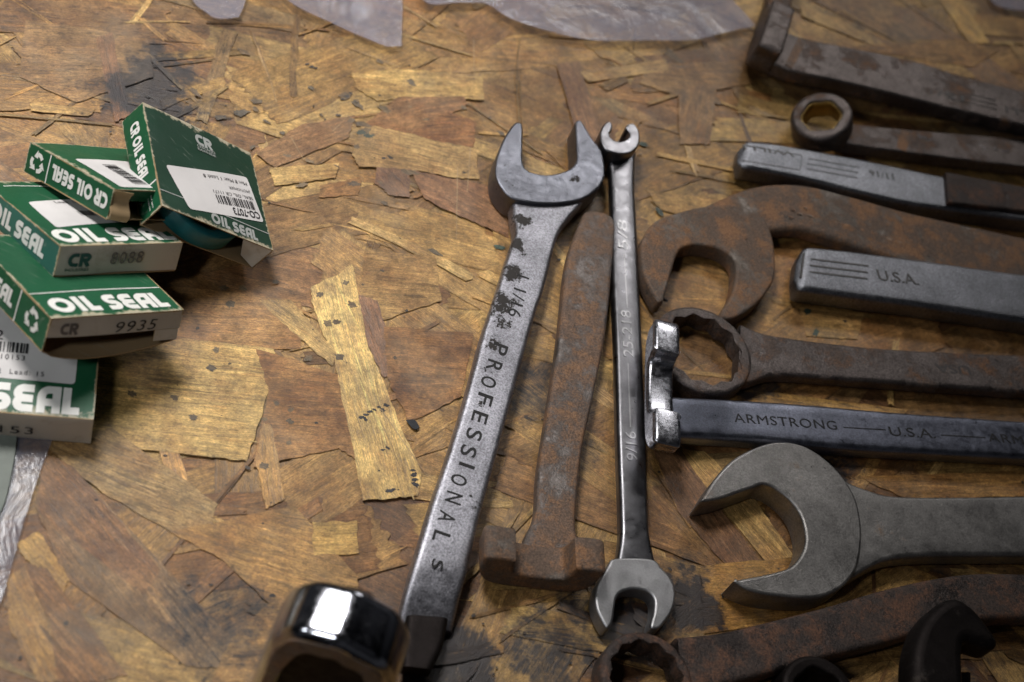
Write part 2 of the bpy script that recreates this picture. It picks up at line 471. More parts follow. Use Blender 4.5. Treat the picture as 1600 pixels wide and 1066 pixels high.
def V2(*p): return [Vector(q) for q in p]
SW = 0.27
DECO = {   # heavy rounded capitals, one unit tall: (advance, strokes)
    'O': (1.12, [arc(0.52, 0.5, 0.38, 0.365, 90, 450, 32)]),
    'I': (0.40, [V2((0.17, 0), (0.17, 1))]),
    'L': (0.66, [V2((0.17, 1), (0.17, 0.135), (0.60, 0.135))]),
    'S': (0.74, [V2((0.64, 0.865)) + arc(0.33, 0.68, 0.19, 0.185, 90, 270, 10) + arc(0.38, 0.32, 0.19, 0.185, 90, -90, 10) + V2((0.04, 0.135))]),
    'E': (0.76, [V2((0.68, 0.865)) + arc(0.36, 0.68, 0.20, 0.185, 90, 270, 10) + V2((0.66, 0.495)), V2((0.40, 0.505)) + arc(0.36, 0.32, 0.20, 0.185, 90, 270, 10) + V2((0.68, 0.135))]),
    'A': (0.82, [V2((0.17, 0), (0.17, 0.55)) + arc(0.42, 0.60, 0.25, 0.265, 180, 90, 8) + V2((0.66, 0.865), (0.66, 0)), V2((0.2, 0.40), (0.6, 0.40))]),
    'C': (0.78, [V2((0.74, 0.865)) + arc(0.45, 0.5, 0.32, 0.365, 90, 270, 18) + V2((0.74, 0.135))]),
    'R': (0.86, [V2((0.17, 0), (0.17, 0.865)) + V2((0.5, 0.865)) + arc(0.5, 0.68, 0.2, 0.185, 90, -90, 10) + V2((0.30, 0.495)), V2((0.42, 0.46), (0.72, 0))]),
    ' ': (0.30, []),
}
def deco(txt):
    """-> list of (verts, faces) in a box one unit tall, and the total width"""
    x = 0; out = []
    for ch in txt:
        adv, strokes = DECO[ch]
        for s in strokes:
            v, f = ribbon(s, SW); out.append(([Vector((p.x + x, p.y)) for p in v], f))
        x += adv
    return out, x

# ------------------------------------------------------------------ the workbench: one sheet of strand board
random.seed(11)
wbv, wbf, wbt, wbu, wbe = [], [], [], [], []     # verts, faces, tint per face, uv per loop, edge uv per loop
ZSTEP = 1.8e-5
FSTEP = 1.1e-5                                    # cm between strands
zcur = [-0.12]

def strand_poly(pts, tint, uv, eu, step=None):
    """pts: list of 2-D outline points (world cm); uv, eu per point"""
    if sarea(pts) < 0:
        pts = pts[::-1]; uv = uv[::-1]; eu = eu[::-1]
    z = zcur[0]; zcur[0] += step or ZSTEP
    o = len(wbv)
    wbv.extend([(p.x, p.y, z) for p in pts]); 
    tri = tessellate_polygon([[Vector((p.x, p.y, 0)) for p in pts]])
    for t in tri:
        a, b, c = (pts[i] for i in t)
        if (b.x - a.x) * (c.y - a.y) - (b.y - a.y) * (c.x - a.x) < 0: t = t[::-1]
        wbf.append([o + i for i in t]); wbt.append(tint); wbu.append([uv[i] for i in t]); wbe.append([eu[i] for i in t])

def strand(c, ang, ln, wd, tint, jag=1.0, fibres=0, rim=True):
    d = Vector((cos(ang), sin(ang))); q = Vector((-d.y, d.x))
    ns = max(4, int(ln / 0.45)); seed = random.random() * 900
    sk0 = random.uniform(-0.35, 0.35) * wd; sk1 = random.uniform(-0.35, 0.35) * wd
    tap = random.uniform(-0.25, 0.25); ph = random.random() * 6; am = random.uniform(0.0, 0.06) * wd
    bow = random.uniform(-0.03, 0.03) * ln
    A, B = [], []
    for i in range(ns + 1):
        t = i / ns
        hw = wd / 2 * (1 + tap * (t - 0.5))
        cb = bow * 4 * t * (1 - t)
        A.append((-ln / 2 + ln * t + (1 - t) * -sk0 + t * -sk1, -hw + cb + am * sin(ph + t * 7) + random.choice([-.05, .05, 0, 0, .02]) * jag * min(wd, .9) * random.random(), t, 0.0))
        B.append((-ln / 2 + ln * t + (1 - t) * sk0 + t * sk1, hw + cb + am * cos(ph + t * 5) + random.choice([-.05, .05, 0, 0, -.02]) * jag * min(wd, .9) * random.random(), t, 1.0))
    nj = max(2, int(wd / 0.16)); E1, E0 = [], []
    for i in range(1, nj):
        t = i / nj
        j1 = random.uniform(-0.16, 0.16) * jag; j0 = random.uniform(-0.16, 0.16) * jag
        E1.append((A[-1][0] * (1 - t) + B[-1][0] * t + j1, A[-1][1] * (1 - t) + B[-1][1] * t, 1.0, t))
        E0.append((A[0][0] * (1 - t) + B[0][0] * t + j0, A[0][1] * (1 - t) + B[0][1] * t, 0.0, t))
    P4 = A + E1 + B[::-1] + E0[::-1]
    pts = [Vector((c[0] + d.x * x + q.x * y, c[1] + d.y * x + q.y * y)) for x, y, *_ in P4]
    strand_poly(pts, tint, [(x + seed, y + seed * 0.37) for x, y, *_ in P4], [(e, f) if rim else (.5, .5) for _, _, e, f in P4])
    for k in range(fibres): fibre(Vector(c) + d * random.uniform(-.42, .42) * ln + q * random.uniform(-.42, .42) * wd, ang, min(ln * .7, random.uniform(.8, 5)), tint)

def fibre(c, ang, ln, tint):
    """a raised or torn thread of wood lying along the grain of its strand"""
    a = ang + random.gauss(0, .05); d = Vector((cos(a), sin(a))); q = Vector((-d.y, d.x)); w = random.choice([.02, .03, .05, .09, .14]); n = 5
    k = random.choice([.62, .75, .85, 1.15, 1.25, 1.4]); A, B = [], []
    for i in range(n + 1):
        t = i / n; e = w * (1 - abs(2 * t - 1) ** 2.2) + .004; o = random.uniform(-.02, .02)
        A.append(c + d * (t - .5) * ln + q * (o - e / 2)); B.append(c + d * (t - .5) * ln + q * (o + e / 2 + random.uniform(0, .3) * w))
    pts = A + B[::-1]; sd = random.random() * 900
    strand_poly(pts, [min(.8, x * k) for x in tint], [((p - c).dot(d) + sd, (p - c).dot(q) + sd * .3) for p in pts], [(.5, .5)] * len(pts), FSTEP)

PAL = [((192, 162, 98), 6), ((178, 144, 84), 8), ((160, 126, 74), 7), ((142, 108, 66), 6), ((134, 98, 62), 3), ((120, 84, 56), 3),
       ((168, 130, 74), 6), ((152, 132, 94), 4), ((118, 92, 62), 3), ((202, 174, 112), 4), ((150, 106, 62), 3)]
PALW = [w for _, w in PAL]
from mathutils import noise as mnoise
def rtint(c=(0, 0)):
    a = random.choices(PAL, PALW)[0][0]; k = random.uniform(0.93, 1.07)
    f = mnoise.noise(Vector((c[0] * .09, c[1] * .09, 2.2))); g = (154 + 44 * f, 117 + 38 * f, 68 + 26 * f)   # neighbouring strands came from one log
    return lin(*[min(255, (x * .54 + y * .46) * k) for x, y in zip(a, g)])[:3]

base_ang = (P(900, 560).xy - P(700, 560).xy); base_ang = math.atan2(base_ang.y, base_ang.x)   # the board's long grain
X0, X1, Y0, Y1 = -48, 48, 2, 104
# the board itself under its top strands
zcur[0] = -0.13
strand_poly(V2((X0, Y0), (X1, Y0), (X1, Y1), (X0, Y1)), lin(112, 80, 50)[:3], V2((0, 0), (96, 0), (96, 100), (0, 100)), V2((.5, .5), (.5, .5), (.5, .5), (.5, .5)))
zcur[0] = -0.12
def rand_ang(): return base_ang + random.gauss(0, 0.62)
for i in range(1500):
    ln = random.uniform(6, 13); wd = random.choice([random.uniform(0.7, 1.6), random.uniform(1.5, 3.2), random.uniform(2, 4)])
    c = (random.uniform(X0 + 3, X1 - 3), random.uniform(Y0 + 3, Y1 - 3)); strand(c, rand_ang(), ln, wd, rtint(c), 1.0, 7 if i > 700 else 0, random.random() < .55)
for i in range(850):
    c = (random.uniform(X0 + 3, X1 - 3), random.uniform(Y0 + 3, Y1 - 3)); strand(c, rand_ang() + random.gauss(0, 0.3), random.uniform(1.4, 6.5), random.choice([random.uniform(0.05, 0.22), random.uniform(0.1, 0.7)]), (lambda k: [t * k for t in rtint(c)])(random.choice([.6, .7, .85, 1, 1.15, 1.3, 1.45])), 1.6, 1, random.random() < .3)

def px_strand(pts, rgb, grain=None, n=9, jag=0.045):
    """a strand of the photograph, its outline in pixels, its grain along two of its points"""
    if rgb[0] < 180: rgb = tuple(.68 * x + .32 * y for x, y in zip(rgb, (162, 128, 78)))
    seg = []
    for i in range(len(pts)):
        a = P(*pts[i][:2]).xy; b = P(*pts[(i + 1) % len(pts)][:2]).xy
        for k in range(n):
            q = a.lerp(b, k / n)
            if k: q = q + Vector((random.uniform(-jag, jag), random.uniform(-jag, jag)))
            seg.append(q)
    if grain: g = P(*grain[1]).xy - P(*grain[0]).xy
    else:
        a = P(*pts[0][:2]).xy; g = max((P(*p[:2]).xy - a for p in pts), key=lambda v: v.length)
    g = g.normalized(); h = Vector((-g.y, g.x)); s = random.random() * 900
    us = [q.dot(g) for q in seg]; vs = [q.dot(h) for q in seg]
    u0, u1, v0, v1 = min(us), max(us), min(vs), max(vs)
    # outline points count as the edge
    eu = []
    for u, v in zip(us, vs):
        e = ((u - u0) / (u1 - u0 + 1e-6), (v - v0) / (v1 - v0 + 1e-6))
        eu.append(e)
    strand_poly(seg, lin(*rgb)[:3], [(u + s, v + s * 0.4) for u, v in zip(us, vs)], eu)
    ga = math.atan2(g.y, g.x); cen = sum(seg, Vector((0, 0))) / len(seg)
    for k in range(int((u1 - u0) * (v1 - v0) * 1.3)):
        p = random.choice(seg).lerp(cen, random.uniform(.15, 1)); fibre(p, ga, min((u1 - u0) * .3, random.uniform(.5, 3)), lin(*rgb)[:3])

px_strand([(130, 430), (470, 470), (470, 545), (120, 560)], (166, 122, 72), ((130, 480), (470, 500)))
px_strand([(180, 541), (289, 528), (428, 545), (431, 570), (420, 612), (386, 720), (323, 713), (100, 690), (100, 560)], (202, 168, 102), ((180, 600), (420, 625)))
px_strand([(400, 545), (545, 590), (560, 720), (530, 700), (395, 730), (420, 610)], (160, 114, 66), ((400, 640), (560, 655)))
px_strand([(60, 690), (175, 668), (339, 786), (331, 820), (267, 831), (160, 770)], (168, 140, 92), ((82, 700), (330, 800)))
px_strand([(114, 729), (362, 999), (339, 1045), (290, 1040), (100, 900), (55, 790), (70, 720)], (142, 112, 76), ((114, 740), (340, 1010)))
px_strand([(66, 705), (115, 730), (250, 890), (225, 930), (60, 800)], (136, 96, 62), ((66, 715), (240, 910)))
px_strand([(25, 850), (60, 830), (108, 905), (100, 925), (60, 900)], (190, 150, 84))
px_strand([(10, 905), (40, 880), (80, 990), (95, 1066), (60, 1066), (15, 980)], (176, 134, 72))
px_strand([(40, 880), (75, 890), (200, 1055), (150, 1066), (90, 1066), (80, 980)], (138, 100, 62))
px_strand([(267, 831), (460, 790), (560, 900), (560, 960), (430, 950), (340, 870)], (170, 128, 70), ((270, 840), (560, 920)))
px_strand([(360, 1000), (430, 930), (520, 1066), (330, 1066)], (168, 126, 70), ((330, 1040), (500, 1040)))
px_strand([(486, 448), (530, 428), (550, 412), (555, 429), (574, 538), (597, 590), (630, 676), (660, 740), (653, 774), (620, 778), (567, 782), (552, 699), (533, 620), (523, 560), (500, 510), (488, 474)], (214, 180, 108), ((520, 440), (615, 770)), 7, 0.035)
px_strand([(405, 470), (455, 468), (525, 552), (520, 572), (470, 530)], (186, 152, 92), ((405, 470), (525, 562)))
px_strand([(410, 660), (425, 665), (445, 780), (415, 795), (400, 720)], (180, 140, 80), ((412, 662), (430, 790)))
px_strand([(488, 815), (558, 812), (561, 864), (491, 868)], (198, 160, 90), ((488, 840), (560, 838)), 4, 0.07)
px_strand([(640, 264), (695, 277), (759, 288), (797, 315), (795, 372), (743, 347), (690, 325), (663, 309)], (130, 90, 66), ((645, 275), (795, 350)))
px_strand([(590, 258), (640, 262), (640, 308), (610, 305), (585, 285)], (120, 82, 60))
px_strand([(548, 114), (640, 108), (755, 120), (756, 156), (647, 151), (590, 158), (560, 140)], (196, 160, 96), ((550, 130), (755, 140)))
px_strand([(564, 197), (600, 192), (666, 216), (743, 232), (749, 280), (700, 276), (641, 264), (560, 260), (550, 240)], (182, 148, 94), ((560, 220), (745, 262)))
px_strand([(570, 194), (621, 152), (727, 150), (727, 167), (660, 200), (640, 208)], (146, 102, 66), ((575, 190), (727, 158)))
px_strand([(640, 208), (700, 175), (745, 190), (740, 230), (690, 222)], (142, 92, 56), ((640, 208), (742, 205)))
px_strand([(400, 240), (470, 195), (555, 180), (545, 215), (430, 262)], (142, 104, 72), ((400, 250), (550, 195)))
px_strand([(420, 262), (530, 255), (525, 278), (430, 290)], (190, 156, 96))
px_strand([(500, 290), (565, 275), (560, 305), (500, 308)], (156, 112, 66))
px_strand([(570, 390), (680, 400), (690, 470), (600, 500), (562, 470)], (170, 134, 82), ((570, 430), (690, 440)))
px_strand([(560, 460), (590, 470), (625, 575), (600, 590), (575, 540)], (124, 84, 62), ((565, 460), (610, 585)))
px_strand([(600, 510), (740, 520), (720, 620), (640, 660), (605, 590)], (150, 104, 62), ((600, 560), (730, 570)))
px_strand([(1062, 701), (1100, 705), (1180, 780), (1246, 876), (1206, 890), (1101, 758)], (196, 160, 98), ((1070, 705), (1230, 885)))
px_strand([(1015, 720), (1024, 716), (1085, 815), (1078, 826)], (180, 140, 80))
px_strand([(1020, 700), (1062, 701), (1130, 800), (1190, 880), (1140, 890), (1060, 800)], (118, 82, 60), ((1030, 700), (1160, 880)))
px_strand([(1095, 885), (1240, 870), (1300, 960), (1100, 990)], (176, 130, 62), ((1095, 930), (1300, 915)))
px_strand([(1465, -5), (1499, -5), (1547, 67), (1516, 69)], (190, 150, 76))
px_strand([(1251, 8), (1296, 22), (1378, 65), (1374, 74), (1300, 45), (1253, 24)], (186, 150, 90))
px_strand([(1300, 75), (1500, 60), (1560, 80), (1520, 105), (1360, 80)], (160, 118, 66), ((1300, 72), (1560, 80)))
px_strand([(1155, 145), (1228, 165), (1232, 186), (1152, 176)], (182, 148, 92))
px_strand([(1010, 100), (1150, 95), (1180, 130), (1060, 150), (1000, 130)], (158, 122, 78), ((1010, 115), (1170, 120)))
px_strand([(870, 100), (905, 95), (950, 250), (915, 260)], (132, 94, 66), ((885, 98), (935, 255)))
px_strand([(905, 112), (1040, 92), (1045, 110), (920, 128)], (180, 146, 92))
px_strand([(1060, 140), (1120, 130), (1110, 225), (1062, 225)], (140, 106, 70), ((1095, 130), (1080, 225)))
px_strand([(40, 30), (230, 60), (240, 120), (120, 160), (30, 120)], (148, 114, 74), ((40, 80), (240, 90)))
px_strand([(150, 60), (175, 50), (205, 180), (180, 190)], (132, 86, 58))
px_strand([(1100, 600), (1420, 640), (1400, 660), (1120, 640)], (178, 138, 74))
px_strand([(1250, 480), (1350, 490), (1340, 530), (1260, 525)], (172, 136, 80))
px_strand([(1340, 745), (1600, 735), (1600, 775), (1420, 780)], (160, 116, 62), ((1340, 750), (1600, 752)))

def blot(px, py, r, tint, asp=1.0):
    c = P(px, py).xy; a0 = base_ang + random.gauss(0, .5); n = 18
    pts = []
    for i in range(n):
        a = 2 * pi * i / n; k = r * random.uniform(0.6, 1.2)
        v = Vector((cos(a) * k * asp, sin(a) * k)); pts.append(c + Vector((v.x * cos(a0) - v.y * sin(a0), v.x * sin(a0) + v.y * cos(a0))))
    strand_poly(pts, lin(*tint)[:3], [(p.x, p.y) for p in pts], [(0.5, 0.5)] * n)

for x, y, r in [(338, 546, .16), (206, 615, .17), (273, 621, .17), (302, 652, .17), (330, 575, .2), (432, 630, .14), (455, 640, .13), (453, 658, .14), (451, 692, .12), (413, 655, .13),
                (482, 560, .2), (530, 557, .2), (551, 476, .2), (540, 442, .16), (512, 505, .22), (526, 503, .16), (500, 460, .17), (413, 728, .18), (350, 450, .17), (380, 450, .18), (360, 475, .2), (430, 440, .15)]:
    blot(x, y, r * 0.82, random.choice([(108, 92, 66), (98, 84, 62), (118, 100, 70)]), 1.25)
for i in range(45):       # the dense speckling of the far left of the board
    x = random.gauss(520, 150); y = random.gauss(190, 95)
    if 200 < x < 900 and 20 < y < 420: blot(x, y, random.uniform(.05, .19), random.choice([(120, 102, 76), (112, 98, 76), (104, 92, 74), (128, 108, 78)]), random.uniform(1.2, 2.6))
for i in range(170):
    blot(random.uniform(0, 1600), random.uniform(0, 1066), random.uniform(.02, .08), random.choice([(70, 58, 46), (46, 42, 40), (96, 78, 54)]), random.uniform(1, 1.8))
for x, y in [(565, 652), (572, 648), (578, 643), (585, 640), (592, 636), (598, 640), (603, 633), (571, 655), (598, 703), (606, 700), (647, 742), (648, 750), (645, 735), (649, 757), (608, 767), (614, 765),
             (535, 155), (542, 150), (548, 145), (529, 180), (487, 104), (480, 100), (493, 106), (600, 247), (610, 246)]:
    blot(x, y, random.uniform(.05, .10), (62, 58, 56) if y < 400 else (40, 38, 42), 1.9)
for x, y in [(1030, 330), (565, 207), (575, 212), (1005, 225), (780, 386), (1262, 487), (1275, 520)]: blot(x, y, .16, (62, 78, 66), 1.6)
for x, y, x2, y2 in [(715, 262, 713, 375), (735, 230, 730, 300), (740, 60, 741, 118), (545, 75, 625, 105), (455, 215, 475, 250), (520, 205, 545, 180), (596, 640, 668, 745)]:   # pale scratches
    a, b = P(x, y).xy, P(x2, y2).xy; d = (b - a).normalized(); q = Vector((-d.y, d.x)) * .022
    strand_poly([a - q, b - q * .6, b + q * .6, a + q], lin(186, 158, 116)[:3], [(0, 0)] * 4, [(.5, .5)] * 4)

me = bpy.data.meshes.new('workbench')
me.from_pydata([(x * CM, y * CM, (z) * CM) for x, y, z in wbv], [], wbf)
ztop_board = zcur[0]
at = me.attributes.new('tint', 'FLOAT_COLOR', 'FACE')
at.data.foreach_set('color', [c for t in wbt for c in (*t, 1.0)])
uv = me.uv_layers.new(name='grain'); uv.data.foreach_set('uv', [c for f in wbu for p in f for c in (p[0], p[1])])
ue = me.uv_layers.new(name='rim'); ue.data.foreach_set('uv', [c for f in wbe for p in f for c in (p[0], p[1])])
n = N('strand_board')
ta = n.t.nodes.new('ShaderNodeAttribute'); ta.attribute_name = 'tint'
ug = n.t.nodes.new('ShaderNodeUVMap'); ug.uv_map = 'grain'
ur = n.t.nodes.new('ShaderNodeUVMap'); ur.uv_map = 'rim'
st = n.vmath('MULTIPLY', ug.outputs[0], (0.55, 7.0, 1.0)).outputs[0]
st2 = n.vmath('MULTIPLY', ug.outputs[0], (2.2, 26.0, 1.0)).outputs[0]
g1 = n.noise(1.0, 6, 0.66, st, 0.4); g2 = n.noise(1.0, 5, 0.7, st2, 0.2)
blotch = n.noise(0.55, 5, 0.62, ug.outputs[0])
speck = n.noise(8.0, 5, 0.72, ug.outputs[0]); iso = n.noise(15.0, 5, 0.75, n.vmath('MULTIPLY', ug.outputs[0], (0.6, 1.5, 1.0)).outputs[0])
col = ta.outputs['Color']
col = n.mix(1.0, col, n.rng(g1, 0.34, 0.66, 0.66, 1.34), 'MULTIPLY')
col = n.mix(1.0, col, n.rng(g2, 0.33, 0.67, 0.68, 1.30), 'MULTIPLY')
col = n.mix(1.0, col, n.rng(iso, 0.34, 0.66, 0.52, 1.46), 'MULTIPLY')
col = n.mix(n.rng(blotch, 0.42, 0.70, 0, 0.7), col, n.mix(1.0, col, lin(206, 178, 158), 'MULTIPLY'))
col = n.mix(n.rng(speck, 0.55, 0.72, 0, 0.55), col, n.mix(1.0, col, (0.34, 0.29, 0.26, 1), 'MULTIPLY'))
sx = n.t.nodes.new('ShaderNodeSeparateXYZ'); n.t.links.new(ur.outputs[0], sx.inputs[0])
ex = n.math('SUBTRACT', 0.5, n.math('ABSOLUTE', n.math('SUBTRACT', sx.outputs[0], 0.5)))
ey = n.math('SUBTRACT', 0.5, n.math('ABSOLUTE', n.math('SUBTRACT', sx.outputs[1], 0.5)))
ed = n.math('MINIMUM', n.math('MULTIPLY', ex, 3.0), ey)
edm = n.math('MULTIPLY', n.rng(ed, 0.0, 0.03, 0.6, 0.0), n.rng(g1, 0.35, 0.6))
col = n.mix(edm, col, lin(66, 44, 30))
wm = n.noise(85, 9, 0.74); wm2 = n.noise(330, 6, 0.75)          # wear and handling dirt that runs across the strands
col = n.mix(1.0, col, n.rng(wm, 0.36, 0.64, 0.66, 1.26), 'MULTIPLY')
col = n.mix(1.0, col, n.rng(wm2, 0.36, 0.64, 0.74, 1.22), 'MULTIPLY')
col = n.mix(n.rng(n.noise(38, 7, 0.72), 0.48, 0.66, 0.0, 0.55), col, n.mix(1.0, col, lin(158, 146, 132), 'MULTIPLY'))
# grime and oil marks, each with a place of its own on the board
wob = n.t.nodes.new('ShaderNodeTexNoise'); wob.inputs['Scale'].default_value = 45; wob.inputs['Detail'].default_value = 6; wob.inputs['Roughness'].default_value = 0.65
n.t.links.new(n.tc.outputs['Object'], wob.inputs['Vector'])
dvec = n.vmath('SCALE', n.vmath('SUBTRACT', wob.outputs['Color'], (0.5, 0.5, 0.5)).outputs[0], (0, 0, 0)); dvec.inputs['Scale'].default_value = 0.06
pos = n.vmath('ADD', n.tc.outputs['Object'], dvec.outputs[0]).outputs[0]
mask = None
STAINS = [(240, 128, 3.1, .95), (262, 150, 1.8, 1.0), (300, 190, 2.6, 0.5), (345, 990, 3.2, 0.62), (420, 1010, 2.0, .55), (300, 930, 1.8, 0.55), (400, 950, 1.6, 0.5), (850, 630, 2.6, 0.7), (905, 720, 2.0, 0.5),
          (1066, 935, 2.1, 1.0), (985, 985, 2.0, .9), (1085, 870, 1.3, 0.6), (700, 1040, 2.6, 1.0), (860, 1030, 2.6, 0.75), (1290, 725, 2.2, 0.8), (1180, 612, 2.0, 0.8), (660, 600, 2.2, 0.4), (930, 960, 2.0, 0.7), (260, 700, 1.6, 0.25), (150, 210, 2.2, 0.4), (1500, 990, 4.0, 0.5)]
for x, y, r, k in STAINS:
    c = P(x, y)
    q = n.vmath('SUBTRACT', pos, (c.x * CM, c.y * CM, 0)).outputs[0]
    q = n.vmath('MULTIPLY', q, (1 / (r * CM), 1 / (r * CM), 0)).outputs[0]
    l = n.vmath('LENGTH', q, (0, 0, 0)).outputs['Value']
    v = n.rng(l, 0.35, 1.0, k, 0.0, True)
    mask = v if mask is None else n.math('MAXIMUM', mask, v)
sn = n.rng(n.noise(150, 7, 0.72), 0.30, 0.60, 1.7, 0.72)
nz = n.noise(130, 8, 0.72); nb = n.noise(420, 5, 0.7)
mm = n.math('ADD', mask, n.math('MULTIPLY', n.math('SUBTRACT', nz, 0.5), 1.5))
mm = n.math('ADD', mm, n.math('MULTIPLY', n.math('SUBTRACT', g1, 0.5), 1.5)); mm = n.math('ADD', mm, n.math('MULTIPLY', n.math('SUBTRACT', nb, 0.5), 0.8))
mask = n.math('MULTIPLY', n.rng(mm, 0.30, 0.85, 0, 0.95), n.rng(mask, 0.02, 0.25)); sn = 1.0
col = n.mix(n.math('MULTIPLY', mask, sn), col, lin(36, 33, 36))
gr = n.noise(13, 5, 0.6); 
col = n.mix(n.rng(gr, 0.46, 0.68, 0.0, 0.65), col, n.mix(1.0, col, lin(150, 128, 108), 'MULTIPLY'))
col = n.mix(n.rng(n.noise(20, 6, 0.7), 0.52, 0.75, 0.0, 0.4), col, lin(132, 118, 100))
mot = n.noise(1.0, 5, 0.7, n.vmath('MULTIPLY', ug.outputs[0], (1.7, 3.4, 1.0)).outputs[0])
mreg = n.rng(n.noise(8, 3, 0.5), 0.42, 0.62)
col = n.mix(n.math('MULTIPLY', n.rng(mot, 0.53, 0.64, 0.0, 0.7), mreg), col, n.mix(1.0, col, lin(128, 122, 118), 'MULTIPLY'))
n.set(Base_Color=col, Roughness=n.rng(g1, 0.3, 0.7, 0.36, 0.58)); n.b.inputs['Specular IOR Level'].default_value = 0.5
hh = n.math('ADD', n.math('MULTIPLY', g1, 0.6), n.math('ADD', n.math('MULTIPLY', g2, 0.5), n.math('MULTIPLY', iso, 0.35)))
hh = n.math('SUBTRACT', hh, n.math('MULTIPLY', edm, 0.3))
n.bump(hh, 0.55, 0.0006)
me.materials.append(n.m); me.validate(); me.update()
bench = bpy.data.objects.new('workbench', me); COL.objects.link(bench)
bench.location.z = -ztop_board * CM - 0.00002
bench['kind'] = 'structure'; bench['label'] = 'stained strand board workbench top under all the tools'; bench['category'] = 'workbench'

# ------------------------------------------------------------------ plastic bags
def bag(name, pts, z, label, mat, amp=0.07, n=6, group=None, crease=()):
    """a crumpled sheet of film: outline in pixels, two layers"""
    o2 = [P(q.x, q.y, z).xy for q in smooth(pts, n)]
    if sarea(o2) < 0: o2.reverse()
    xs = [q.x for q in o2]; ys = [q.y for q in o2]
    def inside(p):
        c = False; j = len(o2) - 1
        for i in range(len(o2)):
            a, b = o2[i], o2[j]
            if (a.y > p.y) != (b.y > p.y) and p.x < (b.x - a.x) * (p.y - a.y) / (b.y - a.y) + a.x: c = not c
            j = i
        return c
    from mathutils.geometry import delaunay_2d_cdt
    pts2 = [Vector(q) for q in o2]; m = len(pts2)
    step = max(0.35, (max(xs) - min(xs)) / 70)
    y = min(ys)
    while y < max(ys):
        x = min(xs)
        while x < max(xs):
            p = Vector((x + random.uniform(-.1, .1), y + random.uniform(-.1, .1)))
            if inside(p) and min((p - q).length for q in o2[::2]) > step * 0.5: pts2.append(p)
            x += step
        y += step
    r = delaunay_2d_cdt(pts2, [(i, (i + 1) % m) for i in range(m)], [list(range(m))], 1, 1e-5)
    from mathutils import noise as mn
    vs = []
    for q in r[0]:
        w = mn.noise(Vector((q.x * 0.35, q.y * 0.35, 3.1))) + 0.5 * mn.noise(Vector((q.x * 0.9, q.y * 0.9, 7.7)))
        vs.append((q.x, q.y, z + max(-z + 0.04, amp * w)))
    mb = MB()
    mb.add(vs, [tuple(f) for f in r[2]], 0, True)
    mb.add([(a, b, c + 0.05) for a, b, c in vs], [tuple(f) for f in r[2]], 0, True)
    ob = mb.obj(name, mat)
    ob['label'] = label; ob['category'] = 'plastic bag'
    return ob

bag('plastic_bag', [(640, -90, 1), (660, 0), (720, 4), (761, 6), (795, 28), (851, 48), (919, 62), (975, 65), (1040, 64), (1087, 62), (1132, 51), (1180, 41, 1), (1166, 25, 1), (1140, -10), (1120, -90, 1)], 0.3,
    'large cloudy plastic bag with rounded lower edge at the top of the board', M_film)
bag('plastic_bag', [(420, -60, 1), (446, 0), (525, 39), (604, 73, 1), (627, 73, 1), (629, 0), (630, -60, 1)], 0.25, 'slanted cloudy plastic strip ending in a square corner left of the large bag', M_film, 0.08)
bag('plastic_bag', [(270, -60, 1), (300, 0), (320, 20), (339, 31), (373, 28, 1), (384, 0), (395, -60, 1)], 0.25, 'small rounded tip of cloudy plastic above the dark oil stain', M_film, 0.08)
bag('plastic_bag', [(1540, -40, 1), (1548, 0), (1575, 14), (1640, 22, 1), (1640, -40, 1)], 0.25, 'scrap of grey plastic film in the far corner beyond the long angle-head wrench', M_film, 0.05)
bag('plastic_bag', [(-90, 640, 1), (90, 640, 1), (84, 681), (59, 748), (30, 843), (13, 904), (-5, 955), (-60, 1040), (-140, 1040, 1)], 0.09, 'clear flat plastic bag lying under the lowest oil seal box', M_clear, 0.04)
mb = MB()
slab(mb, px_outline([(-60, 660, 1), (28, 668, 1), (22, 720), (6, 790), (-20, 830, 1), (-90, 830, 1)], 0.22), 0.16, 0.22, 0.02, 2)
o = fix(mb.obj('card_strip', flat('grey_green_card', (98, 104, 96), 0.6)))
o['label'] = 'narrow grey green card strip lying on the clear bag'; o['category'] = 'card'

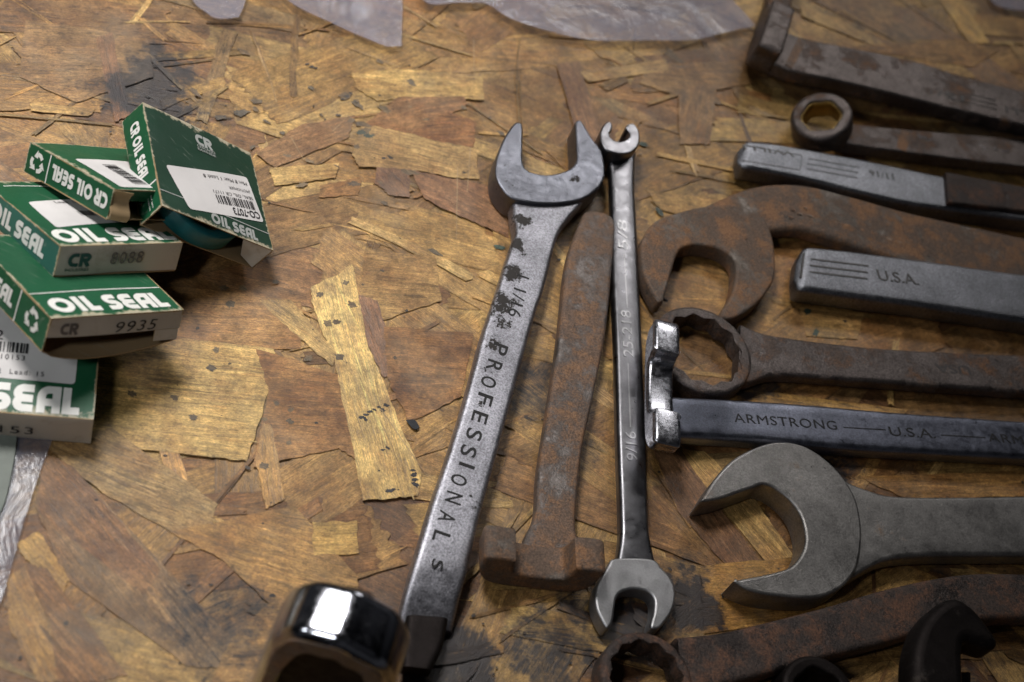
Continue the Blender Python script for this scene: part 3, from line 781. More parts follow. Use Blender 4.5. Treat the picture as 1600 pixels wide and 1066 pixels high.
# ------------------------------------------------------------------ oil seal cartons
class Box:
    def __init__(s, name, label, org, M, dims):
        s.o = Vector(org); s.M = Matrix(M); s.L, s.W, s.T = dims
        c = s.w(dims[0] / 2, dims[1] / 2, -dims[2])
        s.root = thing(name, label, 'box', c, 'small oil seal cartons piled on the board')
        s.bulge = 0.05; s.k = 0
    def w(s, x, y, z): return s.o + s.M @ Vector((x, y, z))
    def face(s, f):
        L, W, T = s.L, s.W, s.T
        return {'top': (Vector((0, 0, 0)), Vector((1, 0, 0)), Vector((0, 1, 0)), Vector((0, 0, 1)), L, W),
                'front': (Vector((0, 0, -T)), Vector((1, 0, 0)), Vector((0, 0, 1)), Vector((0, -1, 0)), L, T),
                'left': (Vector((0, W, -T)), Vector((0, -1, 0)), Vector((0, 0, 1)), Vector((-1, 0, 0)), W, T),
                'right': (Vector((L, 0, -T)), Vector((0, 1, 0)), Vector((0, 0, 1)), Vector((1, 0, 0)), W, T),
                'back': (Vector((L, W, -T)), Vector((-1, 0, 0)), Vector((0, 0, 1)), Vector((0, 1, 0)), L, T),
                'bottom': (Vector((0, W, -T)), Vector((1, 0, 0)), Vector((0, -1, 0)), Vector((0, 0, -1)), L, W)}[f]
    def pt(s, f, a, b, off=0.0):
        o, x, y, nn, A, B = s.face(f)
        u = min(max(a / A, 0), 1); v = min(max(b / B, 0), 1)
        bl = s.bulge * (16 * u * (1 - u) * v * (1 - v)) * (1 if f in ('top', 'bottom') else 0.35)
        if f == 'bottom': bl = 0
        from mathutils import noise as mn
        sd = s.L * 7 + {'top': 1, 'front': 5, 'left': 9, 'right': 13, 'back': 17, 'bottom': 21}[f]
        bl += 0.06 * mn.noise(Vector((a * .33 + sd, b * .4, sd))) * min(1, 12 * u * (1 - u) + .25) * min(1, 10 * v * (1 - v) + .25)
        q = o + x * a + y * b + nn * (bl + off)
        return s.w(*q)
    def ab(s, f, px, py):
        """where the ray through a pixel meets a face, in that face's own centimetres"""
        o, x, y, nn, A, B = s.face(f)
        d = ((px - 800) * CR_ + (py - 533) * CD_) / F_PX + FW
        O = s.w(*o); nw = s.M @ nn
        q = CP + d * ((O - CP).dot(nw) / d.dot(nw)) - O
        return q.dot(s.M @ x), q.dot(s.M @ y)
    def panel(s, mb, f, n=22, th=0.045, inset=0.0, mi=0, a0=0, a1=1, b0=0, b1=1, warp=None):
        A, B = s.face(f)[4:]
        def g(off):
            out = []
            for j in range(n + 1):
                for i in range(n + 1):
                    u = a0 + (a1 - a0) * i / n; v = b0 + (b1 - b0) * j / n
                    out.append(s.pt(f, u * A, v * B, off + (warp(u, v) if warp else 0)))
            return out
        m = n + 1; quads = [(j * m + i, j * m + i + 1, (j + 1) * m + i + 1, (j + 1) * m + i) for j in range(n) for i in range(n)]
        UV = [(a0 + (a1 - a0) * i / n, b0 + (b1 - b0) * j / n) for j in range(n + 1) for i in range(n + 1)]
        mb.add(g(0), quads, mi, True, UV)
        mb.add(g(-th), [q[::-1] for q in quads], 1, True)
        rim = [i for i in range(n)] + [j * m + n for j in range(n)] + [n * m + i for i in range(n, 0, -1)] + [j * m for j in range(n, 0, -1)]
        top = g(0); bot = g(-th); k = len(rim)
        mb.add([top[i] for i in rim] + [bot[i] for i in rim], [(i + k, (i + 1) % k + k, (i + 1) % k, i) for i in range(k)], 1)
    def put(s, mb, f, v2, fs, off, mi=0):
        s.k += 1
        if off >= 0.02: off += 0.014
        mb.add([s.pt(f, q.x, q.y, off + s.k * 0.0002) for q in v2], fs, mi)
    def deco(s, mb, f, txt, a, b, w, h, rot=0, off=0.012):
        gl, tw = deco(txt)
        for v, fc in gl:
            q = [Vector((p.x / tw * w, p.y * h)) for p in v]
            if rot: q = [Vector((w - p.x, h - p.y)) for p in q]
            s.put(mb, f, [Vector((a + p.x, b + p.y)) for p in q], fc, off)
    def text(s, mb, f, txt, a, b, w, h, rot=0, off=0.02, bold=0.0, turn=0.0, spacing=1.0, mi=0):
        v, fs, asp = glyphs(txt, bold, spacing)
        if w is None: w = h * asp
        q = [Vector((p.x * w, p.y * h)) for p in v]
        if rot: q = [Vector((w - p.x, h - p.y)) for p in q]
        c, sn = cos(turn), sin(turn)
        s.put(mb, f, [Vector((a + p.x * c - p.y * sn, b + p.x * sn + p.y * c)) for p in q], fs, off, mi)
    def rect(s, mb, f, a, b, w, h, off, mi=0, turn=0.0, n=6):
        c, sn = cos(turn), sin(turn); v = []
        for j in range(n + 1):
            for i in range(n + 1):
                x, y = w * i / n, h * j / n; v.append(Vector((a + x * c - y * sn, b + x * sn + y * c)))
        m = n + 1
        s.put(mb, f, v, [(j * m + i, j * m + i + 1, (j + 1) * m + i + 1, (j + 1) * m + i) for j in range(n) for i in range(n)], off, mi)
    def sticker(s, mb, f, q, off=0.010):
        """a label with rounded corners, q its four corners in face centimetres (counter-clockwise)"""
        o = []
        for i in range(4):
            p, a, b = q[i], q[i - 1], q[(i + 1) % 4]; r = 0.16
            e = p + (a - p).normalized() * r; g = p + (b - p).normalized() * r
            for k in range(5):
                t = k / 4; o.append(e.lerp(p, t).lerp(p.lerp(g, t), t))
            h = b + (p - b).normalized() * r
            for k in range(1, 12): o.append(g.lerp(h, k / 12))
        # grid by strips so that it follows the bulge of the card
        c = sum((p for p in o), Vector((0, 0))) / len(o); n = len(o); v = [c]; fs = []
        for k in range(1, 11): v += [c.lerp(p, k / 10) for p in o]
        for i in range(n):
            j = (i + 1) % n; fs.append((0, 1 + i, 1 + j))
            for k in range(9): fs.append((1 + k * n + i, 1 + (k + 1) * n + i, 1 + (k + 1) * n + j, 1 + k * n + j))
        s.put(mb, f, v, fs, off)
    def bars(s, mb, f, a, b, w, h, turn=0.0, n=34, off=0.02):
        x = 0
        rr = random.Random(n + int(w * 100)); parts = []
        while x < 1:
            k = rr.choice([.012, .012, .024, .036]); parts.append((x, k)); x += k + rr.choice([.012, .018, .03])
        c, sn = cos(turn), sin(turn)
        for x, k in parts:
            if x + k > 1: break
            v = [(x * w, 0), ((x + k) * w, 0), ((x + k) * w, h), (x * w, h)]
            s.put(mb, f, [Vector((a + p * c - q * sn, b + p * sn + q * c)) for p, q in v], [(0, 1, 2, 3)], off)
    def recycle(s, mb, f, a, b, R, rot=0, off=0.012):
        for k in range(3):
            base = 90 + 120 * k
            def pp(r, d): return Vector((a + r * cos(math.radians(base + d)), b + r * sin(math.radians(base + d))))
            v, fc = ribbon([pp(R * .80, -52), pp(R * .86, -22), pp(R * .86, 8)], R * .42)
            s.put(mb, f, v, fc, off)
            t = pp(R * .78, 52); h0 = pp(R * 1.28, 10); h1 = pp(R * .42, 2)
            s.put(mb, f, [h1, h0, t], [(0, 1, 2)], off)

def carton(bx, open_faces=(), skins=None, name='carton'):
    mb = MB()
    for f in ('top', 'bottom', 'left', 'right', 'back', 'front'):
        if f in open_faces: continue
        bx.panel(mb, f, 22, mi=0)
    return mb.obj(name, [skins or M_green, M_kraft], bx.root)

# lowest carton, flat on the board
ang = 0.47
b1 = Box('oil_seal_box', 'lowest carton of the pile, flat with large white lettering and barcode label', (-11.62, 24.33, 1.52), Matrix.Rotation(ang, 3, 'Z'), (6.6, 6.6, 1.42))
b1.o = Vector((-11.62, 24.33, 1.52)) - b1.M @ Vector((6.6, 0, 0)); b1.root.location = b1.w(3.3, 3.3, -1.42) * CM
carton(b1, ('front',))
mb = MB(); b1.panel(mb, 'front', 22, mi=0, warp=lambda u, v: 0.02 + 0.10 * (1 - v) * u); mb.obj('end_flap', [M_white, M_kraft], b1.root)
mb = MB()
a0, c0 = b1.ab('top', -38, 640); a1, c1 = b1.ab('top', 128, 650); _, c2 = b1.ab('top', 112, 607)
b1.deco(mb, 'top', 'OIL SEAL', a1 - 5.6, c1, 5.55, c2 - c1); mb.obj('lettering', M_print, b1.root)
mb = MB(); a, c = b1.ab('top', 117, 601); b1.sticker(mb, 'top', [Vector((a - 4.9, c)), Vector((a, c + .0)), Vector((a, c + 3.6)), Vector((a - 4.9, c + 3.6))])
lab = mb.obj('paper_label', M_label, b1.root)
mb = MB()
for t, x, y, w, h in [('Min: 2  Lead: 15', -62, 590, None, .19), ('CR 10153', -28, 566, None, .20)]:
    ae, cc = b1.ab('top', 68 if 'Lead' in t else 38, y); b1.text(mb, 'top', t, ae - h * glyphs(t, 0, 1.25)[2], cc, None, h, spacing=1.25)
aa, cc = b1.ab('top', 48, 556); b1.bars(mb, 'top', aa - 3.2, cc, 3.2, .42)
aa, cc = b1.ab('top', 4, 534); b1.text(mb, 'top', 'CO-8862', aa - .42 * glyphs('CO-8862', .01)[2], cc, None, .42, bold=.01)
mb.obj('label_print', M_ink, lab)
mb = MB(); aa, cc = b1.ab('front', 52, 674); b1.text(mb, 'front', '10153', aa - 2.0, cc, 2.0, .46, off=.07, spacing=1.15); mb.obj('stamped_number', M_ink, b1.root)

# second carton, tipped back over the first
b2 = Box('oil_seal_box', 'carton with a gaping stained white end flap stamped with four digits ending in thirty five', (-13.877, 25.0808, 4.8379),
         [[0.5249, -0.8504, -0.0361], [0.7652, 0.4529, 0.4575], [-0.3728, -0.2677, 0.8885]], (5.437, 5.438, 1.313))
mb = MB()
for f in ('top', 'left', 'right', 'back'): b2.panel(mb, f, 22)
def sag(u, v): return 0.44 * 3.4 * u ** .7 * (1 - u) * v ** 3
b2.panel(mb, 'bottom', 12, warp=sag)
mb.obj('carton', [M_green, M_kraft], b2.root)
mb = MB(); b2.panel(mb, 'front', 12, mi=0, b0=0.44, b1=0.985, warp=lambda u, v: 0.28 * (1 - v) * (0.35 + 1.3 * u * (1.25 - u)) - 0.02)
b2.panel(mb, 'front', 4, mi=0, a0=0.80, a1=0.985, b0=0.14, b1=0.445, warp=lambda u, v: 0.26 * (1 - v) - 0.02)
mb.obj('end_flap', [M_white, M_kraft], b2.root)
mb = MB()
b2.deco(mb, 'top', 'OIL SEAL', .35, .26, 4.75, .92); b2.rect(mb, 'top', .05, 1.50, 5.3, .05, .012)
a, c = b2.ab('left', 32, 463); b2.rect(mb, 'left', a - .02, .03, .06, 1.25, .012)
b2.deco(mb, 'left', 'OIL SEAL', a - 3.25, .36, 3.0, .62)
b2.recycle(mb, 'left', (a + 5.43) / 2, .66, .40); mb.obj('lettering', M_print, b2.root)
mb = MB()
v, fs, asp = glyphs('9935', 0, 1.1)
A_, B_ = b2.face('front')[4:]
w_ = lambda u, v: 0.28 * (1 - v) * (0.35 + 1.3 * u * (1.25 - u)) - 0.02
for pp in [(2.55, .63, 1.75, .38)]:
    q = [Vector((pp[0] + p.x * pp[2] + p.y * .12, pp[1] + p.y * pp[3])) for p in v]
    mb.add([b2.pt('front', p.x, p.y, w_(p.x / A_, p.y / B_) + .015) for p in q], fs)
mb.obj('stamped_number', M_ink, b2.root)
mb = MB(); gl, tw = deco('CR')
for k, (vv, fc) in enumerate(gl): mb.add([b2.pt('front', .45 + p.x * .42, .66 + p.y * .42, w_((.45 + p.x * .42) / A_, (.66 + p.y * .42) / B_) + .015 + k * .0006) for p in vv], fc)
mb.obj('emblem', M_softink, b2.root)

# third carton on top of the second
b3 = Box('oil_seal_box', 'carton with a faded teal side and a closed white end stamped 8088', (-15.316, 27.9591, 4.678),
         [[0.5236, -0.846, -0.1006], [0.7693, 0.4187, 0.4826], [-0.3662, -0.3301, 0.87]], (5.196, 5.274, 1.193))
mb = MB()
for f in ('top', 'right', 'back', 'bottom'): b3.panel(mb, f, 22)
mb.obj('carton', [M_green, M_kraft], b3.root)
mb = MB(); b3.panel(mb, 'left', 22); mb.obj('side_panel', [M_teal, M_kraft], b3.root)
mb = MB(); b3.panel(mb, 'front', 14, mi=0, b0=0.06, warp=lambda u, v: 0.02 + 0.04 * sin(u * 9) * (1 - v)); mb.obj('end_flap', [M_white, M_kraft], b3.root)
mb = MB()
b3.deco(mb, 'top', 'OIL SEAL', .15, .22, 5.0, 1.0)
b3.rect(mb, 'top', .02, 4.75, 5.1, .05, .012)
b3.deco(mb, 'left', 'OIL SEAL', .95, .30, 3.6, .66); mb.obj('lettering', M_print, b3.root)
mb = MB(); q = [b3.ab('top', *p) for p in ((88, 357), (176, 349), (128, 311), (43, 317))]; b3.sticker(mb, 'top', [Vector(p) for p in (q[0], (q[1][0] + .6, q[1][1]), (q[2][0] + .6, q[2][1]), q[3])]); lab = mb.obj('paper_label', M_label, b3.root)
mb = MB(); a, c = b3.ab('top', 128, 340); b3.bars(mb, 'top', a, c, 1.6, .42); a, c = b3.ab('top', 86, 320); b3.text(mb, 'top', 'Lead: 10', a, c, 1.0, .16); mb.obj('label_print', M_ink, lab)
mb = MB(); a, c = b3.ab('front', 102, 416); b3.deco(mb, 'front', 'CR', a, c, .92, .52, off=.045); b3.text(mb, 'front', 'INDUSTRIES', a - .05, c - .17, .95, .12, off=.05, bold=.01); mb.obj('emblem', M_tealink, b3.root)
mb = MB(); a, c = b3.ab('front', 168, 411); b3.text(mb, 'front', '8088', a, c, 1.42, .48, off=.06, bold=.008, spacing=1.15); mb.obj('stamped_number', M_softink, b3.root)

# carton lying upside down behind the third
b4 = Box('oil_seal_box', 'carton tipped on the pile with upside down lettering and recycling arrows on its long side', (-19.4183, 32.6435, 3.1309),
         [[0.8755, 0.4646, -0.1332], [-0.3223, 0.7666, 0.5553], [0.3601, -0.4432, 0.8209]], (4.93, 4.92, 1.17))
mb = MB()
for f in ('top', 'bottom', 'left', 'back', 'front'): b4.panel(mb, f, 22)
mb.obj('carton', [M_green, M_kraft], b4.root)
mb = MB(); b4.panel(mb, 'right', 8, b0=.02, b1=.98, a0=.0, a1=.13, warp=lambda u, v: 2.2 * u + .12 * sin(v * 7), mi=1); mb.obj('end_flap', [M_kraft, M_kraft], b4.root)
mb = MB(); b4.panel(mb, 'right', 8, b0=.55, b1=.98, a0=.05, a1=.95, warp=lambda u, v: -.55 * (1 - v), mi=0); mb.obj('tuck_flap', [M_green, M_kraft], b4.root)
mb = MB()
a, c = b4.ab('front', 77, 255); b4.rect(mb, 'front', a, .03, .06, 1.1, .012)
b4.recycle(mb, 'front', a * .52, .58, .38); b4.deco(mb, 'front', 'CR OIL SEAL', a + .22, .30, 3.25, .58, rot=1); mb.obj('lettering', M_print, b4.root)
mb = MB(); b4.sticker(mb, 'top', [Vector(p) for p in ((1.9, .55), (4.7, .5), (4.7, 3.6), (1.9, 3.65))]); lab = mb.obj('paper_label', M_label, b4.root)
mb = MB(); b4.bars(mb, 'top', 2.5, 1.35, 2.0, .62); b4.text(mb, 'top', 'SEAL, OIL', 2.7, 2.55, 1.1, .16, rot=1); mb.obj('label_print', M_ink, lab)

# carton leaning at the right, open towards the viewer, with its seal inside
b5 = Box('oil_seal_box', 'dark green carton leaning at the right of the pile with its lower end open', (-13.6113, 31.9313, 4.2158),
         [[0.6718, -0.6118, 0.4176], [0.5179, 0.791, 0.3256], [-0.5295, -0.0025, 0.8483]], (5.433, 5.164, 1.302))
mb = MB()
for f in ('top', 'right', 'back'): b5.panel(mb, f, 22)
b5.panel(mb, 'bottom', 22, mi=1); mb.obj('carton', [M_deepgreen, M_kraft], b5.root)
mb = MB(); b5.panel(mb, 'left', 22); mb.obj('side_panel', [M_green, M_kraft], b5.root)
mb = MB()   # dust flap at the right of the opening
fl = [(5.38, .0, -.07), (5.38, .0, -1.25), (4.75, .30, -1.12), (4.1, .42, -.10)]
fl = [b5.w(*p) for p in fl]; nn = (fl[1] - fl[0]).cross(fl[2] - fl[0]).normalized() * .05
mb.add(fl + [p + nn for p in fl], [(0, 1, 2, 3), (7, 6, 5, 4), (0, 4, 5, 1), (1, 5, 6, 2), (2, 6, 7, 3), (3, 7, 4, 0)]); mb.obj('dust_flap', [M_white], b5.root)
mb = MB()
a, c = b5.ab('left', 226, 310); b5.rect(mb, 'left', 3.85, .03, .06, 1.24, .012)
b5.deco(mb, 'left', 'CR OIL SEAL', .62, .42, 2.85, .52)
b5.recycle(mb, 'left', 4.2, .28, .15); b5.text(mb, 'left', 'parts you can', 4.12, .62, .85, .10, bold=.01); b5.text(mb, 'left', 'depend upon', 4.12, .80, .85, .10, bold=.01)
mb.obj('lettering', M_print, b5.root)
mb = MB()
b5.rect(mb, 'top', .03, .78, 5.36, .045, .012); b5.deco(mb, 'top', 'OIL SEAL', 2.35, .16, 2.35, .50)
a, c = b5.ab('top', 306, 226); b5.deco(mb, 'top', 'CR', a, c, .85, .60); b5.text(mb, 'top', 'CHICAGO', a - .02, c - .17, .9, .13, bold=.015); b5.text(mb, 'top', 'RAWHIDE', a - .02, c - .34, .9, .13, bold=.015)
mb.obj('face_print', M_greyprint, b5.root)
q = [b5.ab('top', *p) for p in ((295, 328), (412, 348), (384, 278), (258, 258))]
mb = MB(); b5.sticker(mb, 'top', [Vector(p) for p in q], .016); lab = mb.obj('paper_label', M_label, b5.root)
mb = MB()
X = (Vector(q[1]) - Vector(q[0])); tn = math.atan2(X.y, X.x); ex = Vector((cos(tn), sin(tn))); ey = Vector((-sin(tn), cos(tn))); o0 = Vector(q[0])
def on(x, y): p = o0 + ex * x + ey * y; return p.x, p.y
Lx = X.length
for t, y, h, bold, wd in [('CO-7073', .12, .34, .015, 1.5), ('SEAL, OIL, CR 11171', 1.02, .17, 0, 2.2), ('(MOTION)ER', 1.36, .16, 0, 1.2), ('Min: 8 Max: 1 Lead: 8', 1.72, .16, 0, 2.4)]:
    a, c = on(Lx - .12 - wd, y); b5.text(mb, 'top', t, a, c, wd, h, rot=1, bold=bold, turn=tn, off=.024)
a, c = on(Lx - 2.3, .54); b5.bars(mb, 'top', a, c, 2.15, .40, turn=tn, off=.024)
mb.obj('label_print', M_ink, lab)

# the seal
mb = MB(); cx, cy, cz = 2.55, 2.02, -1.24; prof = [(1.55, 0), (2.05, 0), (2.12, .07), (2.12, .72), (2.05, .80), (1.75, .80), (1.68, .72), (1.60, .40), (1.45, .36), (1.45, .08)]
NS = 64; vs = []
for i in range(NS):
    a = 2 * pi * i / NS
    for r, h in prof: vs.append(b5.w(cx + r * cos(a), cy + r * sin(a), cz + h))
m = len(prof); mb.add(vs, [(i * m + k, ((i + 1) % NS) * m + k, ((i + 1) % NS) * m + (k + 1) % m, i * m + (k + 1) % m) for i in range(NS) for k in range(m)], 0, True)
o = fix(mb.obj('oil_seal', M_rubber)); o['label'] = 'round teal rubber oil seal inside the open leaning carton'; o['category'] = 'oil seal'

# ------------------------------------------------------------------ wrenches
GRP = 'wrenches laid out on the board'
def wrench(name, label, px, py): return thing(name, label, 'wrench', P(px, py), GRP)
def part(name, mat, root, fn):
    mb = MB(); fn(mb); return fix(mb.obj(name, mat, root))
def plain(name, mat, root, fn):
    mb = MB(); fn(mb); return mb.obj(name, mat, root)

# big combination wrench in the middle
w = wrench('wrench', 'large satin steel wrench with black word PROFESSIONAL down its shaft', 745, 640)
part('open_jaw', M_prohead, w, lambda mb: slab(mb, px_outline([(803, 193), (812, 191), (817, 197), (817, 225), (817, 252), (824, 265), (846, 272), (869, 271), (891, 263), (901, 250), (901, 234), (899, 196), (902, 188), (910, 190), (925, 215), (939, 234), (945, 257), (943, 282), (925, 302), (903, 313), (869, 318), (827, 316), (798, 308), (780, 288), (774, 268), (777, 243), (788, 215)], 1.3), 0.05, 1.3, 0.10, 5))
part('shaft', M_pro, w, lambda mb: shaft(mb, [(797, 300), (801, 318), (803, 336), (806, 361), (792, 403), (777, 453), (756, 515), (726, 625), (697, 718), (675, 782), (654, 853), (641, 897), (628, 945), (620, 985)],
      [(930, 292), (912, 314), (893, 336), (877, 358), (866, 389), (851, 450), (838, 488), (810, 588), (780, 700), (754, 795), (741, 850), (730, 897), (719, 937), (708, 985)],
      [(0, 1.02), (.05, 1.12), (.80, 1.12), (.86, 1.05), (.92, .78), (1, .25)], [(0, .95), (.85, .95), (1, .6)], 0.26, 70))
def pro_text(mb):
    for ch, x, y in [('P', 781, 534), ('R', 772, 560), ('O', 763, 585), ('F', 757, 612), ('E', 749, 640), ('S', 740, 667), ('S', 731, 693), ('I', 727, 721), ('O', 716, 738), ('N', 708, 766), ('A', 697, 796), ('L', 688, 827)]:
        k = 5 if ch == 'I' else 16
        stamp(mb, ch, (x - 9, y), (x - 9 - k * .28, y + k), 1.12, hgt=.62, bold=0.012, depth=.012)
    stamp(mb, 'S', (676, 872), (673, 886), 1.10, hgt=.42, bold=.01, depth=.012)
    stamp(mb, '1 1/16', (808, 428), (793, 492), 1.12, hgt=.55, bold=.0, depth=.012)
plain('lettering', M_engrave, w, pro_text)
def jaw_frame():
    zt = 7.4
    a = P(448, 924, zt); b = P(652, 1002, zt); x = (b - a); x.z = 0; W_ = x.length; x.normalize(); up = Vector((0, 0, 1)); nr = x.cross(up)
    return Vector((a.x, a.y, 0.02)), x, up, nr, W_, zt - .02
def jaw_outline(k=0.0):
    o, x, up, nr, W_, h = jaw_frame(); v = h - .62
    return smooth([(k, .05), (.62 - k, .05), (.80 - k, .6), (.78 - k, 2.2), (.95, v - 1.0), (1.7, v - .15 - k), (W_ / 2, v - .02 - k), (W_ - 1.7, v - .2 - k), (W_ - .95, v - 1.0), (W_ - .78 + k, 2.0), (W_ - .70 + k, .6), (W_ - .55 + k, .05), (W_ - k, .05),
                   (W_ - k, 1.6), (W_ - k, h - 2.2), (W_ - .18 - k, h - 1.25), (W_ - .75, h - .45 - k), (W_ - 1.6, h - .14 - k), (W_ / 2, h - k), (1.5, h - .10 - k), (.70, h - .40 - k), (.17 + k, h - 1.2), (k, h - 2.2), (k, 1.6)], 6)
o_, x_, u_, n_, W_j, h_j = jaw_frame()
M_chrome2 = metal('bright_chrome', (170, 171, 178), 0.12, 0.0, (110, 100, 90), (120, 100, 80), 0.0, 0.04, 80, seed=0.77, bump=.03)
part('offset_jaw', M_chrome2, w, lambda mb: slab(mb, jaw_outline(), -1.05, 1.0, .40, 9, M=frame(o_, x_, u_, n_)))
part('jaw_face', M_rust, w, lambda mb: slab(mb, jaw_outline(.3), .95, 1.015, .02, 2, M=frame(o_, x_, u_, n_)))
part('jaw_shade_fill', M_black, w, lambda mb: slab(mb, smooth([(.5, .1), (W_j - .5, .1), (W_j - .5, h_j - 2.0), (W_j - 1.6, h_j - .4), (1.6, h_j - .4), (.5, h_j - 2.0)], 4), -.9, .55, .05, 2, M=frame(o_, x_, u_, n_)))  # added black slab standing in for the shade inside the arch
part('jaw_bridge', M_black, w, lambda mb: shaft(mb, [(628, 1040), (632, 1000), (636, 960)], [(676, 1046), (694, 1006), (702, 965)], [(0, .9), (.5, .75), (1, .6)], [(0, .7), (1, .5)], .25, 16))

# rusty angle-head wrench beside it
w = wrench('wrench', 'brown rusted wrench with a crosswise jaw, between two bright wrenches', 880, 620)
part('shaft', M_rust, w, lambda mb: shaft(mb, [(905, 328), (906, 345), (886, 410), (873, 531), (853, 663), (842, 738), (838, 800), (822, 836), (815, 858)], [(945, 326), (962, 345), (958, 410), (948, 513), (927, 625), (911, 700), (901, 800), (903, 836), (915, 872)],
      [(0, .82), (.9, .86), (1, .95)], .72, .2, 60, end0=.06))
part('crosswise_jaw', M_rust2, w, lambda mb: u_head(mb, (762, 845), (943, 868), 1.95, 0.95, 1.35, prong=.24, r=.14))

# flare nut wrench
w = wrench('wrench', 'slim polished double ended wrench standing out beside the large satin wrench', 980, 600)
part('shaft', M_flare, w, lambda mb: shaft(mb, [(947, 236), (954, 262), (956, 310), (957, 350), (959, 450), (963, 550), (966, 680), (970, 800), (970, 840), (963, 884)], [(995, 236), (993, 262), (993, 300), (996, 350), (999, 420), (1004, 520), (1009, 644), (1014, 790), (1016, 830), (1026, 880)],
      [(0, .85), (.1, .78), (.9, .75), (1, .7)], .6, .2, 70, crown=.03))
part('open_jaw', M_dull, w, lambda mb: slab(mb, px_outline([(962, 872), (950, 884), (935, 910), (930, 930), (932, 950), (940, 968), (949, 981), (957, 973), (961, 950), (963, 936), (970, 926), (988, 920), (1011, 924), (1022, 935), (1022, 955), (1017, 979), (1031, 981), (1050, 956), (1056, 930), (1050, 906), (1034, 887), (1018, 873)], .85), .08, .85, .1, 5))
def flare_ring(mb):
    ro = px_outline([(949, 190), (941, 198), (938, 209), (940, 222), (948, 234), (965, 240), (983, 239), (996, 230), (1000, 216), (998, 203), (990, 193), (981, 194), (978, 199), (983, 206), (983, 214), (970, 221), (957, 217), (953, 209), (957, 200), (956, 192)], 1.45)
    slab(mb, ro, .15, 1.45, .08, 4)
part('slotted_ring', M_flare, w, flare_ring)
def flare_text(mb):
    stamp(mb, '9/16', (996, 722), (993, 676), .77, hgt=.46, depth=.06, bold=.004)
    stamp(mb, '25-218', (990, 560), (985, 487), .77, hgt=.46, depth=.06, bold=.004)
    stamp(mb, '5/8', (981, 392), (979, 346), .78, hgt=.46, depth=.06, bold=.004)
    line(mb, (975, 397), (980, 482), .785, .05, .02); line(mb, (981, 568), (985, 668), .78, .05, .02)
plain('lettering', M_bright, w, flare_text)

# heavy rusty hook-jawed wrench
w = wrench('wrench', 'thick orange brown rusted wrench with a big hooked open jaw', 1230, 360)
part('handle', M_rust2, w, lambda mb: shaft(mb, [(1090, 326), (1158, 296), (1206, 286), (1263, 288), (1338, 307), (1413, 328), (1488, 345), (1640, 378)], [(1120, 372), (1190, 362), (1233, 358), (1263, 360), (1310, 374), (1375, 396), (1460, 422), (1640, 462)], [(0, .86), (.1, .92), (.2, 1.0), (.32, 1.12), (1, 1.12)], [(0, .5), (.3, .9), (1, .9)], .3, 60))
part('hooked_jaw', M_rust2, w, lambda mb: slab(mb, px_outline([(1037, 470, 1), (1027, 468), (1008, 432), (1002, 397), (1006, 370), (1022, 347), (1050, 334), (1100, 322), (1150, 320), (1190, 335), (1208, 372), (1212, 424), (1202, 450), (1180, 476), (1150, 495), (1128, 496), (1130, 482), (1143, 461), (1150, 430), (1147, 405), (1124, 388), (1090, 382), (1068, 386), (1058, 398), (1049, 427)], .98), .05, .98, .14, 5))
plain('raised_edge_scale', metal('flaking_scale', (150, 140, 130), .55, .55, (120, 90, 70), (150, 110, 74), 0, .3, 120, .3, seed=.5), w,
      lambda mb: [line(mb, (x, y), (x + random.uniform(4, 10), y + random.uniform(1, 4)), 1.115, random.uniform(.03, .09), .015) for x, y in [(1300, 345), (1320, 352), (1345, 358), (1362, 364), (1385, 372), (1402, 377), (1236, 326), (1246, 333), (1256, 324), (1262, 336), (1232, 338)]])

# grey bar wrench with maker's country on it
w = wrench('wrench', 'broad grey steel wrench handle with rounded end, three grooves and letters U.S.A.', 1420, 450)
part('handle', M_satin, w, lambda mb: shaft(mb, [(1251, 383), (1319, 389), (1450, 406), (1600, 427), (1650, 434)], [(1243, 450), (1337, 463), (1450, 478), (1600, 501), (1650, 509)], 1.25, 1.15, .28, 60, end0=.03))
def usa(mb):
    stamp(mb, 'U.S.A.', (1374, 438), (1437, 446), 1.25, hgt=.62, depth=.03, bold=.005)
    for k in range(3): line(mb, (1267 - k, 405 + k * 10), (1357 - k, 416 + k * 10), 1.25, .09, .02)
    line(mb, (1256, 396), (1251, 434), 1.25, .10, .03)
plain('lettering', M_mark, w, usa)

# ring wrench
w = wrench('wrench', 'grey brown wrench whose twelve point ring lies behind the upright chrome jaw', 1300, 570)
ctr = P(1099, 545, .97); ra = (P(1152, 545, .97) - ctr).length; rb = (P(1099, 488, .97) - ctr).length
RR = (ra + rb) / 2
def ringhead(mb):
    out = [ctr.xy + Vector((cos(a), sin(a))) * RR * 1.24 for a in [2 * pi * i / 72 for i in range(72)]]
    slab(mb, out, .06, .97, .18, 5, hole=star(ctr, RR * 1.02, 12, .10), rh=.03)
part('ring', M_greybrown, w, ringhead)
part('shaft', M_greybrown, w, lambda mb: shaft(mb, [(1158, 505), (1176, 513), (1190, 518), (1212, 523), (1300, 535), (1412, 545), (1650, 556)], [(1152, 600), (1176, 596), (1192, 590), (1224, 586), (1337, 594), (1450, 602), (1650, 616)], [(0, .86), (.15, .84), (1, .82)], [(0, .72), (1, .72)], .22, 60))
plain('lettering', M_mark, w, lambda mb: stamp(mb, 'USA', (1513, 572), (1459, 568), .82, hgt=.5, depth=.03))

